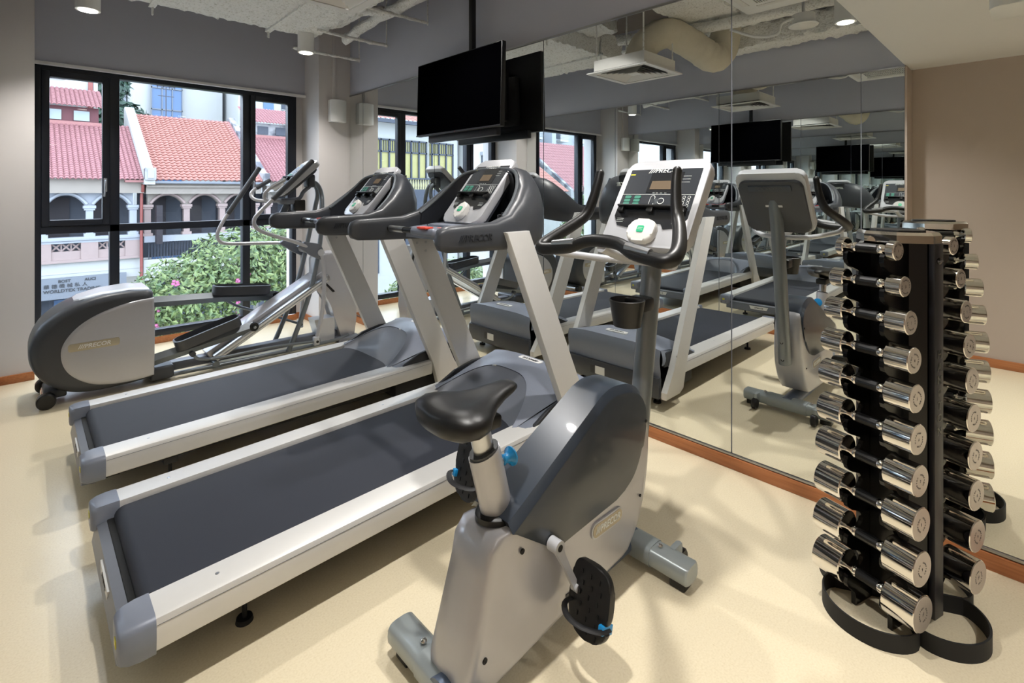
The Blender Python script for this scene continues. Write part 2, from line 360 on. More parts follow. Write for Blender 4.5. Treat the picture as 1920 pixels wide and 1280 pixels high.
# ------------------------------------------------------------------ treadmills  (local x: rear 0 -> front, world x = lx-2.41)
def zr(x): return .25+.0146*(x-.075)
def treadmill(Yc, label):
    T = thing('treadmill', (-2.41, Yc, 0), label, 'treadmill', 'treadmills facing the mirrors')
    sh = .0146
    def tilt(mb):                                                       # deck rises slightly to the front
        for v in mb.b.verts: v.co.z += sh*(v.co.x-.075)
        return mb
    for s in (-1, 1):
        sec = [(.300, .236), (.304, .250), (.400, .250), (.414, .245), (.420, .234), (.421, .2), (.418, .162), (.410, .155), (.330, .155), (.300, .17)]
        m = MB(); x_f = 1.79
        m.loft([[(x, s*y, z) for y, z in (sec if s > 0 else sec[::-1])] for x in (.072, x_f)])
        r = tilt(m).build('side_rail', 'rail', T)
        m = MB().box(.08, 1.78, s*.4205-.0008, s*.4205+.0008, .2295, .2305); tilt(m).build('rail_groove', 'grey', r)
        for xx in (.24, 1.2): tilt(MB().lathe([(0, .006), (.0012, .005)], (xx, s*.355, .25+.0002), 'z', 12)).build('rail_screw', 'steel', r)
        # rear end cap, rounded
        m = MB(); rings = []
        for x, k in ((.078, 1), (.045, 1), (.018, .90), (.002, .70), (-.004, .5)):
            c_y, c_z = .362, .200
            rings.append([(x, s*(c_y+(y-c_y)*(.35+.65*k)), c_z+(z-c_z)*(.55+.45*k)) for y, z in [(.296, .236), (.302, .253), (.404, .253), (.418, .247), (.425, .234), (.426, .2), (.422, .156), (.412, .148), (.330, .148), (.296, .165)]])
        m.loft(rings if s > 0 else [q[::-1] for q in rings])
        cp = m.build('end_cap', 'cap', T, ang=50)
        m = MB().box(-.006, .02, s*.372-.012, s*.372+.012, .195, .215).build('warning_label', 'yellow', cp)
        for yy, r_ in ((.395, .006), (.352, .004)): MB().lathe([(-.008, r_), (.0, r_)], (0.004, s*yy, .175), 'x', 10).build('cap_screw', 'black', cp)
    MB().box(.040, .14, -.31, .31, .105, .20, .004).build('gap_filler', 'matblack', T)  # black filler puts shade into the gap between belt and cross bar
    m = MB().prism([(.0, .118), (.05, .112), (.056, .180), (.040, .196), (.012, .190)], -.345, .345, 'y', bev=.006); rc = m.build('rear_cross_bar', 'grey', T)
    m = MB(); m.prism([(-.095, .176), (.095, .176), (.08, .142), (-.08, .142)], .0042, .012, 'x'); pl = m.build('name_plate', 'white', rc)
    m = MB(); logo(m, .020, (.0040, 0, .159), (0, -1, 0), (0, 0, 1)); m.build('name_lettering', 'inkdk', rc)
    # belt with rounded rear
    m = MB(); prof = [(1.62, .172), (.092, .172)]+[(.092-.033*sin(a), .205-.033*cos(a)) for a in [pi*k/10 for k in range(1, 10)]]+[(.092, .238), (1.62, .238)]
    m.prism(prof, -.285, .285, 'y'); tilt(m).build('running_belt', 'belt', T)
    m = MB().cyl((.098, -.302, .205), (.098, .302, .205), .024, seg=16); m.build('rear_roller', 'steel', T)
    m = MB().box(.12, 1.95, -.30, .30, .10, .168, .01).box(1.55, 2.03, -.355, .355, .062, .17, .01); m.build('deck_frame', 'matblack', T)
    for (fx, fy) in ((.34, -.27), (.34, .27), (1.95, -.31), (1.95, .31)):
        m = MB().cyl((fx, fy, .0), (fx, fy, .014), .027, .024, 18).cyl((fx, fy, .014), (fx, fy, .12), .008, seg=10); m.build('foot', 'rubber', T)
        if fx < 1: MB().box(fx-.03, fx+.03, fy-.02, fy+.03, .07, .11, .006).build('foot_bracket', 'darker', T)
    # motor cover: light shell, darker scoop, side panels
    def C0(u): return V((1.50, .285*u, .256))
    def C1(u): a = abs(u); return V((1.785-.305*a**3.2, .345*u*(1-.05*a), .408-.148*a**3.0))
    def C2(u): a = abs(u); return V((2.045-.015*a*a, .380*u, .398-.022*a**4))
    m = MB()
    def scoop(a, b):
        u = b*2-1; p0, p1 = C0(u), C1(u); t = a; q = p0.lerp(p1, t); q.z = p0.z+(p1.z-p0.z)*t**1.9-.004; q.x = p0.x+(p1.x-p0.x)*t
        return q
    m.grid(scoop, 12, 28); sc_ = m.build('motor_cover_scoop', 'grey', T, ang=60)
    m = MB()
    def top(a, b):
        u = b*2-1; p1, p2 = C1(u), C2(u); q = p1.lerp(p2, a); q.z += .016*sin(pi*a)*(1-.5*abs(u)**3); return q
    m.grid(top, 10, 28)
    def front(a, b):
        u = b*2-1; p = C2(u); t = a; return V((p.x+.012*sin(pi*min(1, t*1.3)), p.y, p.z-(p.z-.20)*t))
    m.grid(front, 6, 28)
    for s in (-1, 1):
        def side(a, b):
            p = C1(s).lerp(C2(s), b); q = V((p.x, s*.388, .268+.01*b)); q = p.lerp(q, a); q.y += s*.010*sin(pi*a); return q
        m.grid(side, 4, 10)
    mc = m.build('motor_cover', 'cap', T, ang=50)
    m = MB().box(2.02, 2.056, -.383, .383, .065, .205, .012); m.box(2.052, 2.060, -.36, .36, .196, .203, .002); m.build('front_panel', 'dark', T)
    m = MB(); m.box(2.055, 2.058, .04, .12, .11, .165).build('spec_label', 'white', T)
    m = MB(); m.box(2.0555, 2.0585, .12, .16, .11, .165).build('rating_label', 'inkdk', T)
    for s in (-1, 1):                                                   # dark triangular side panels
        m = MB(); q = [(1.56, .262), (1.70, .325), (1.84, .352), (1.98, .35), (2.0, .262)]
        m.prism(q, s*.372 if s > 0 else -.392, .392 if s > 0 else -.372, 'y', bev=.004); m.build('cover_side_panel', 'darker', T)
    m = MB(); m.prism(rrect(.045, .17, .012, 4, 1.965, 0), .4095, .418, 'z'); pl = m.build('cover_plate', 'white', T)
    m = MB(); logo(m, .026, (1.965, 0, .4182), (0, 1, 0), (-1, 0, 0)); m.build('cover_lettering', 'inkdk', T)
    # uprights
    for s in (-1, 1):
        m = MB(); lo, hi = .396, .436
        q = [(1.772, .30), (1.792, .25), (1.83, .10), (1.88, .075), (2.055, .075), (2.055, .12), (1.957, .24), (1.51, 1.22), (1.36, 1.22)]
        m.prism(q, s*hi if s < 0 else lo, s*lo if s < 0 else hi, 'y', bev=.006)
        up = m.build('upright', 'rail', T)
        m = MB()
        m.lathe([(0, .007), (.002, .006)], (1.93, s*.436 if s > 0 else -.438, .33), 'y', 10)
        m.build('upright_bolt', 'steel', up)
        for (bx, bz) in ((1.44, 1.11), (1.50, 1.11), (1.50, 1.06)): MB().lathe([(0, .008), (.003, .007)], (bx, s*.395-(.0015 if s > 0 else -.0015), bz), 'y', 10).build('inner_bolt', 'steel', up)
    # console shroud: swept oval section round the front
    st = [(1.02, -.380, 1.222, 1.182, .012), (1.035, -.381, 1.245, 1.160, .026), (1.07, -.382, 1.258, 1.148, .034), (1.20, -.382, 1.262, 1.142, .036), (1.33, -.380, 1.266, 1.138, .037), (1.43, -.378, 1.295, 1.135, .038), (1.52, -.372, 1.365, 1.135, .040), (1.60, -.355, 1.430, 1.14, .042),
          (1.67, -.318, 1.482, 1.15, .044), (1.725, -.255, 1.515, 1.165, .045), (1.760, -.17, 1.530, 1.18, .045), (1.775, -.085, 1.536, 1.19, .045), (1.780, 0, 1.538, 1.195, .045)]
    full = st+[(x, -y, a, b, t) for x, y, a, b, t in st[-2::-1]]
    ctr = [V((x, y, 0)) for x, y, *_ in full]; rings = []; inner = []
    for i, (x, y, zt, zb, t) in enumerate(full):
        d = (ctr[min(i+1, len(ctr)-1)]-ctr[max(i-1, 0)]).normalized(); n = V((d.y, -d.x, 0))
        zc, hh = (zt+zb)/2, (zt-zb)/2; lean = max(0, (zt-1.27))*.28
        ring = []
        for k in range(20):
            a = 2*pi*k/20; ca, sa = cos(a), sin(a)
            o_ = t*math.copysign(abs(ca)**.55, ca); z_ = zc+hh*math.copysign(abs(sa)**.62, sa)
            ring.append(V((x, y, z_))+n*(o_-lean*(sa-1)*.0-lean*max(0, sa)))
        rings.append(ring)
        inner.append((V((x, y, 0)), n, t, zt, zb, lean))
    m = MB().loft(rings); shd = m.build('console_shroud', 'dark', T, ang=60)
    m = MB()                                                            # lighter rim along inner top edge
    rim = [p-n*(t*.75+le) + V((0, 0, zt-.012)) for (p, n, t, zt, zb, le) in inner[5:-5]]
    m.tube(rim, .010, 8, 3); pub(m.build('shroud_rim', 'tube', shd), 'lighter silver rim')
    m = MB(); sel = inner[5:-5]; N = len(sel)-1                         # dark pockets inside
    def pk(a, b):
        f = a*N; i = min(int(f), N-1); q = f-i; A, B = sel[i], sel[i+1]
        p = A[0].lerp(B[0], q); n = A[1].lerp(B[1], q).normalized(); t = A[2]*(1-q)+B[2]*q; zt = A[3]*(1-q)+B[3]*q; le = A[5]*(1-q)+B[5]*q
        z = 1.215+(zt-.02-1.215)*b; return p-n*(t+.004+le*b)+V((0, 0, z))
    m.grid(pk, 40, 6); m.build('pocket_liner', 'darker', shd, ang=60)
    m = MB()                                                            # dash tray
    def dash(a, b):
        x = 1.33+.42*a; hw = .335 if x < 1.6 else .335-.9*(x-1.6)**1.2; y = (2*b-1)*hw; return (x, y, 1.205+.045*a+.02*cos(pi*(2*b-1)*.5)*0)
    m.grid(dash, 10, 14); m.grid(lambda a, b: (dash(a, b)[0], dash(a, b)[1], dash(a, b)[2]-.05), 10, 14)
    m.grid(lambda a, b: (1.33, (2*b-1)*.335, 1.205-.05*a), 2, 14)
    m.prism(rrect(.16, .30, .05, 5, 1.40, 0), 1.17, 1.235, 'z', bev=.012, seg=3)
    m.build('dash_tray', 'cap', T, ang=50)
    for s in (-1, 1):
        m = MB().lathe([(1.2, .05), (1.222, .055), (1.224, .048), (1.205, .044)], (1.47, s*.245, 0), 'z', 24); m.build('cup_recess', 'slate', T)
    m = MB().prism([(1.60, 1.2), (1.78, 1.3), (1.80, 1.52), (1.70, 1.50)], -.10, .10, 'y', bev=.01); m.build('display_support', 'darker', T)
    m = MB(); logo(m, .040, (1.826, 0, 1.455), (0, 1, 0), (0, 0, 1), .006); m.build('back_lettering', 'ink', T)
    m = MB(); logo(m, .040, (1.20, -.4185, 1.203), (1, 0, 0), (0, 0, 1), .002); m.build('arm_lettering', 'darker', T)
    # grip bar
    g = MB().cyl((1.235, -.36, 1.205), (1.235, .36, 1.205), .016, seg=16); gb = g.build('grip_bar', 'black', T)
    for s in (-1, 1): MB().cyl((1.235, s*.335, 1.205), (1.235, s*.20, 1.205), .0172, seg=16).build('heart_rate_grip', 'steel', gb)
    MB().box(1.20, 1.33, -.10, .10, 1.185, 1.225, .016, 3).build('stop_hub', 'cap', gb)
    pub(MB().box(1.19, 1.235, -.06, .02, 1.222, 1.232, .004).build('stop_switch', 'red', gb), 'red emergency stop tag')
    m = MB().tube([(1.235, -.09, 1.23), (1.30, -.16, 1.225), (1.42, -.20, 1.235), (1.50, -.24, 1.25)], .0022, 6, 5); m.build('safety_cord', 'red', T)
    m = MB().box(1.485, 1.53, -.262, -.235, 1.245, 1.29, .005).box(1.50, 1.545, -.27, -.25, 1.275, 1.30, .004); m.build('safety_clip', 'black', T)
    console(T, (1.425, 0, 1.245), (.285, 0, .335), .305, .435)
    return T
treadmill(2.07, 'near grey treadmill with aluminium side rails, directly behind the exercise bike')
treadmill(3.235, 'far grey treadmill between the near treadmill and the elliptical trainer')
# ------------------------------------------------------------------ upright bike (origin under body centre, y centre 1.10)
BX, BY = -1.36, 1.10
def bike():
    T = thing('exercise_bike', (BX, BY, 0), 'silver upright exercise bike with black saddle standing in front of the treadmills', 'exercise bike')
    def P(pts): return [(x-BX, z) for x, z in pts]
    body = P([(-1.665, .455), (-1.695, .42), (-1.705, .36), (-1.745, .22), (-1.775, .12), (-1.775, .075), (-1.70, .062), (-1.40, .088), (-1.06, .112)]+arc2([(-1.03, .12), (-.965, .19), (-.915, .30), (-.885, .42), (-.88, .52), (-.90, .61), (-.955, .66), (-1.05, .688)], 3)+[(-1.13, .69), (-1.50, .50), (-1.575, .455)])
    m = MB(); n = len(body)
    def ring(f, yy, off):                                                # inset profile rings for a soft, tapering shell
        c = V((-1.33-BX, .36)); out = []
        for x, z in body:
            d = V((x, z))-c; L = d.length; k = 1-off/L
            out.append((c.x+d.x*k, yy(x, z), c.y+d.y*k))
        return out
    def th(x, z): return .088 - .018*max(0, (z-.3)/.4) - .02*max(0, (-(x+BX)-1.60)/.2)*0
    rings = []
    for f, off in ((-1, .032), (-.96, .012), (-.84, .002), (-.4, 0), (.4, 0), (.84, .002), (.96, .012), (1, .032)):
        rings.append(ring(f, lambda x, z, f=f: f*th(x, z), off))
    m.loft(rings); sh_ = m.build('body_shroud', 'silver', T, ang=50)
    # raised inner relief panels
    for s in (-1, 1):
        for (bx, bz, r) in ((-1.575, .385, .008), (-1.715, .165, .008), (-.925, .55, .006), (-.965, .29, .005)): MB().lathe([(0, r), (.003, r)], (bx-BX, s*.0875-(0 if s > 0 else .003), bz), 'y', 12).build('screw_hole', 'matblack', sh_)
    # slate cover
    dk = P([(-1.615, .475), (-1.60, .445), (-1.44, .328), (-1.40, .326), (-1.12, .340)]+arc2([(-1.07, .352), (-1.01, .385), (-.955, .46), (-.915, .58), (-.935, .655), (-1.0, .700), (-1.10, .716), (-1.17, .702)], 4)+[(-1.55, .507)])
    m = MB(); rings = []
    c = V((-1.24-BX, .50))
    for f, off in ((-1, .006), (-.985, .0), (-.78, 0), (.78, 0), (.985, 0), (1, .006)):
        out = []
        for x, z in dk:
            d = V((x, z))-c; k = 1-off/d.length; top = (x+BX)*0+z > .45+.0 and not (z < .47 and x > -1.1-BX)
            zz = c.y+d.y*k; w_ = .0945-.012*max(0, (z-.40)/.3)
            if abs(f) > .9 and top: zz -= .024
            out.append((c.x+d.x*k, f*w_, zz))
        rings.append(out)
    m.loft(rings); m.build('upper_cover', 'slate', T, ang=24)
    # badge
    for s in (-1, 1):
        v = V((.205, 0, -.004)).normalized() if s < 0 else V((-.205, 0, .004)).normalized(); up = V((0, 0, 1)); up = (up-v*up.dot(v)).normalized()
        Fm = frame_M((-1.17-BX, s*.0875, .284), v, up)
        m = MB(Fm).prism(rrect(.175, .052, .024, 6), -.004, .0045, 'z', bev=.002); bd = m.build('badge_rim', 'silver_light', T)
        m = MB(Fm).prism(rrect(.163, .041, .019, 6), .004, .006, 'z'); m.build('badge', 'badge', bd)
        m = MB(Fm); logo(m, .030, (0, 0, .0062), (1, 0, 0), (0, 1, 0)); m.build('badge_lettering', 'ink', bd)
    m = MB().box(-1.355-BX, -1.27-BX, -.0905, -.0885, .128, .158).build('serial_label', 'offwhite', T)
    m = MB().box(-1.385-BX, -1.355-BX, -.0907, -.0885, .128, .158).box(-1.35-BX, -1.275-BX, -.0909, -.0904, .150, .153).build('warning_label', 'inkdk', T)
    # frame
    m = MB().tube([(-1.80-BX, 0, .07), (-1.3-BX, 0, .066), (-.88-BX, 0, .07)], 1, 14, 4, sq=(.036, .045)) ; m.build('base_beam', 'tubeblue', T)
    for nm, x, hw, wh in (('rear_stabiliser', -1.755, .265, 0), ('front_stabiliser', -.905, .26, 1)):
        x -= BX
        def sec(k): return [(x+(.046-k)*math.copysign(abs(cos(a))**.6, cos(a)), z) for a, z in ((2*pi*i/18, .062+(.034-k*.7)*math.copysign(abs(sin(2*pi*i/18))**.6, sin(2*pi*i/18))) for i in range(18))]
        m = MB().loft([[(p, y, z) for p, z in sec(k)] for y, k in ((-hw, .006), (-hw+.006, 0), (hw-.006, 0), (hw, .006))])
        m.loft([[(p if abs(p-x) < 1 else p, y, z+.0) for p, z in [(x+(q-x)*1.06, .062+(r-.062)*1.10) for q, r in sec(0)]] for y in (-.115, .115)])
        st_ = m.build(nm, 'stab', T)
        for s in (-1, 1):
            MB().sphere((x, s*.135, .101), .010, .010, .006).build('stabiliser_bolt', 'chrome', st_)
            MB().box(x-.028, x+.028, s*.215-.03, s*.215+.03, 0, .036, .006).build('rubber_foot', 'black', st_)
        if wh:
            for s in (-1, 1):
                m = MB().box(x+.02, x+.085, s*.17-.014, s*.17+.014, .03, .10, .012); m.build('wheel_fork', 'stab', st_)
                m = MB().cyl((x+.085, s*.17-.016, .036), (x+.085, s*.17+.016, .036), .034, seg=22, bev=.006); m.build('transport_wheel', 'black', st_)
    # console post
    p0, p1 = V((-.855-BX, 0, .33)), V((-.70-BX, 0, 1.30))
    m = MB().tube([p0, p0.lerp(p1, .3), p0.lerp(p1, .6), p0.lerp(p1, .85), V((-.672-BX, 0, 1.36))], 1, 20, 4, sq=(.046, .037)); po = m.build('console_post', 'tube', T)
    for z in (.36, .47): MB().lathe([(-.0, .011), (.006, .010)], (p0.x+(p1.x-p0.x)*(z-.33)/.97+.0395, 0, z), 'x', 12).build('post_bolt', 'matblack', po)
    # seat post, sleeve, collar, knob
    a, b = V((-1.572-BX, 0, .40)), V((-1.652-BX, 0, .70))
    d = (b-a).normalized()
    m = MB().tube([a, a.lerp(b, .5), a.lerp(b, .86)], 1, 20, 3, sq=(.052, .036)); m.build('seat_sleeve', 'silver', T)
    m = MB().tube([a.lerp(b, .8), b.lerp(a, -.2)], 1, 16, 1, sq=(.034, .022)); m.build('seat_post', 'steel', T)
    m = MB(frame_M(a+d*.062, (1, 0, 0), (0, 1, 0))).loft([[(cos(q)*r*.068, sin(q)*r*.050, h-.18*cos(q)*.06) for q in [2*pi*k/24 for k in range(24)]] for h, r in ((-.014, .98), (-.010, 1.1), (.006, 1.1), (.010, .98), (.010, .6))]); m.build('sleeve_collar', 'black', T)
    m = MB().tube([a.lerp(b, .855), a.lerp(b, .885)], 1, 20, 1, sq=(.048, .034)); m.build('sleeve_rim', 'dark', T)
    k0 = a.lerp(b, .70)
    m = MB().cyl(k0, k0+V((.070, .0, -.004)), .011, seg=14); kn = m.build('adjustment_pin', 'steel', T)
    m = MB(frame_M(k0+V((.055, 0, -.003)), (0, 1, 0), (0, 0, 1))).lathe([(0, .012), (.004, .016), (.014, .013), (.026, .016), (.036, .028), (.040, .028), (.042, .02), (.042, .001)], (0, 0, 0), 'z', 22); pub(m.build('adjustment_knob', 'blue', kn), 'bright blue pull knob')
    # saddle
    m = MB(); rings = []
    for x, w_, zt, th_, cv in [(a*.86, *r) for a, *r in ((-.165, .030, .800, .030, .0), (-.155, .085, .812, .06, .004), (-.13, .122, .822, .078, .008), (-.09, .134, .826, .084, .012), (-.045, .122, .822, .080, .010), (0, .088, .818, .066, .007), (.05, .058, .820, .052, .004), (.10, .043, .824, .042, .002), (.145, .036, .826, .034, .0), (.172, .026, .822, .024, 0), (.182, .010, .815, .012, 0))]:
        rg = []
        for k in range(24):
            q = 2*pi*k/24; cy, sy = cos(q), sin(q); y = w_*math.copysign(abs(cy)**.75, cy)
            z = zt-th_*.45+(th_*.45 if sy > 0 else th_*.55)*math.copysign(abs(sy)**.8, sy)
            if sy > 0: z -= cv*max(0, 1-abs(y)/(w_*.55+1e-6))
            rg.append((-1.682-BX+x, y, z+.012))
        rings.append(rg)
    m.loft(rings); sd = m.build('saddle', 'leather', T, ang=80)
    m = MB().box(-1.74-BX, -1.60-BX, -.035, .035, .725, .765, .01); m.build('saddle_clamp', 'black', sd)
    # handlebar
    L_ = [(-.85, .174, 1.478), (-.862, .176, 1.44), (-.885, .188, 1.36), (-.905, .205, 1.305), (-.95, .235, 1.265), (-1.03, .275, 1.215), (-1.085, .285, 1.186), (-1.105, .262, 1.176), (-1.10, .21, 1.180), (-1.092, .14, 1.190), (-1.075, .075, 1.215)]
    path = [(x-BX, y, z) for x, y, z in L_]+[(-1.072-BX, 0, 1.222)]+[(x-BX, -y, z) for x, y, z in L_[::-1]]
    def rr(t): t = min(t, 1-t); return .0175+.0060*min(1, max(0, (t-.03)/.12))+.003*max(0, 1-abs(t-.27)/.12)
    m = MB().tube(path, rr, 18, 4).sphere(path[0], .0175).sphere(path[-1], .0175); hb = m.build('handlebar', 'black', T, ang=80)
    for s in (-1, 1):
        m = MB().cyl((-1.102-BX, s*.212, 1.1965), (-1.094-BX, s*.115, 1.2115), .0165, seg=16); pub(m.build('pulse_grip', 'steel', hb), 'bare metal pulse grip')
    m = MB().tube([(-1.08-BX, .26, 1.172), (-1.0-BX, .24, 1.15), (-.86-BX, .14, 1.125), (-.80-BX, 0, 1.12), (-.86-BX, -.14, 1.125), (-1.0-BX, -.24, 1.15), (-1.08-BX, -.26, 1.172)], .015, 12, 5).tube([(-1.08-BX, .0, 1.20), (-.93-BX, 0, 1.15), (-.74-BX, 0, 1.12)], .02, 12, 4)
    m.build('handlebar_stem', 'silver_light', T)
    # cup holder
    m = MB(); cx = -.915-BX
    def cup(r0, r1, z0, z1): return [[(cx+cos(q)*r, sin(q)*r*1.05, z) for q in [2*pi*k/28 for k in range(28)]] for r, z in ((.035, z0), (r0, z0), (r1, z1), (r1-.004, z1+.002), (r0-.004, z0+.02), (.02, z0+.02))]
    m.loft(cup(.050, .066, .885, .985)); m.box(cx+.04, cx+.13, -.045, .045, .93, .984, .012); m.build('cup_holder', 'black', T)
    console(T, (-.83-BX, 0, 1.185), (.236, 0, .345), .385, .425, .05, tread=False)
    m = MB(frame_M((-.83-BX, 0, 1.185), (0, -1, 0), V((.236, 0, .345)).normalized()))
    m.box(-.12, .12, .315, .355, -.078, -.07, .004); cb = m.build('rear_brand_bar', 'slate', T)
    m = MB(frame_M((-.83-BX, 0, 1.185), (0, -1, 0), V((.236, 0, .345)).normalized()) @ Matrix.Rotation(pi, 4, 'Y')); logo(m, .034, (0, .335, .078), (1, 0, 0), (0, 1, 0)); m.build('rear_lettering', 'dark', cb)
    m = MB(frame_M((-.83-BX, 0, 1.185), (0, -1, 0), V((.236, 0, .345)).normalized())).box(-.045, .05, .20, .213, -.0745, -.071).build('rear_label', 'white', cb)
    # crank and pedals
    ax = (-1.462-BX, .36)
    m = MB().cyl((ax[0], -.125, ax[1]), (ax[0], .125, ax[1]), .012, seg=16); cr = m.build('crank_axle', 'steel', T)
    for s, (px, pz) in ((-1, (-1.395, .215)), (1, (-1.53, .505))):
        px -= BX; e = V((px, s*.135, pz)); a0 = V((ax[0], s*.118, ax[1])); dd = (e-a0).normalized(); nn = V((dd.z, 0, -dd.x))
        m = MB()
        m.cyl((ax[0], s*.096, ax[1]), (ax[0], s*.132, ax[1]), .020, seg=20)
        m.loft([[p+nn*w_+V((0, s*t_, 0)) for w_, t_ in ((-1, -.006), (1, -.006), (1, .006), (-1, .006)) for w_ in [w_*ww]] for p, ww in ((a0, .016), (a0.lerp(e, .5), .010), (e, .011))])
        m.cyl((px, s*.125, pz), (px, s*.148, pz), .013, seg=16); ca = m.build('crank_arm', 'silver_light', T)
        m = MB().cyl((ax[0], s*.1325, ax[1]), (ax[0], s*.1335, ax[1]), .010, seg=14).build('crank_bolt', 'matblack', ca)
        # pedal plate: long footbed tipping nose-down, tread to the outside
        tl = V((-.25, 0, -.97)).normalized()
        yd = V((0, s, 0)); 
        nx = (tl.cross(yd)).normalized(); 
        if nx.x > 0: nx = -nx
        # roll the tread towards the rider
        yd2 = tl.cross(nx).normalized()
        if yd2.y*s < 0: yd2 = -yd2
        o_ = V((px, s*.195, pz)); F3 = Matrix(((tl.x, yd2.x, nx.x, o_.x), (tl.y, yd2.y, nx.y, o_.y), (tl.z, yd2.z, nx.z, o_.z), (0, 0, 0, 1)))
        F3 = F3 @ Matrix.Rotation(R(-6*s), 4, 'X')
        m = MB(F3); out_ = [(-.085, -.03), (-.088, .018), (-.070, .040), (-.03, .048), (.03, .048), (.036, .040), (.052, .040), (.058, .048), (.085, .038), (.105, .012), (.105, -.018), (.085, -.042), (.04, -.052), (-.045, -.050), (-.075, -.043)]
        m.prism(arc2([(a, b*1.5) for a, b in out_]+[(out_[0][0], out_[0][1]*1.5)], 3)[:-1], -.012, .010, 'z', bev=.005)
        for i in range(6):
            for j in range(3): m.box(-.062+.028*i, -.050+.028*i, -.040+.034*j+(i % 2)*.008, -.036+.034*j+(i % 2)*.008, .010, .0125)
        pd = m.build('pedal', 'black', T)
        pts = [F3 @ V(q) for q in ((.03, -.064, .0), (.045, -.072, .03), (.05, -.03, .060), (.05, .02, .058), (.045, .066, .03), (.045, .068, -.01))]
        m = MB().tube(pts, 1, 8, 4, sq=(.0028, .009)); m.build('pedal_strap', 'rubber', pd)
        m = MB(F3).box(.035, .058, .050, .068, -.012, .02, .003); m.box(.040, .066, .058, .064, -.03, -.004, .002); pub(m.build('strap_buckle', 'blue', pd), 'blue strap buckle')
    return T
bike()
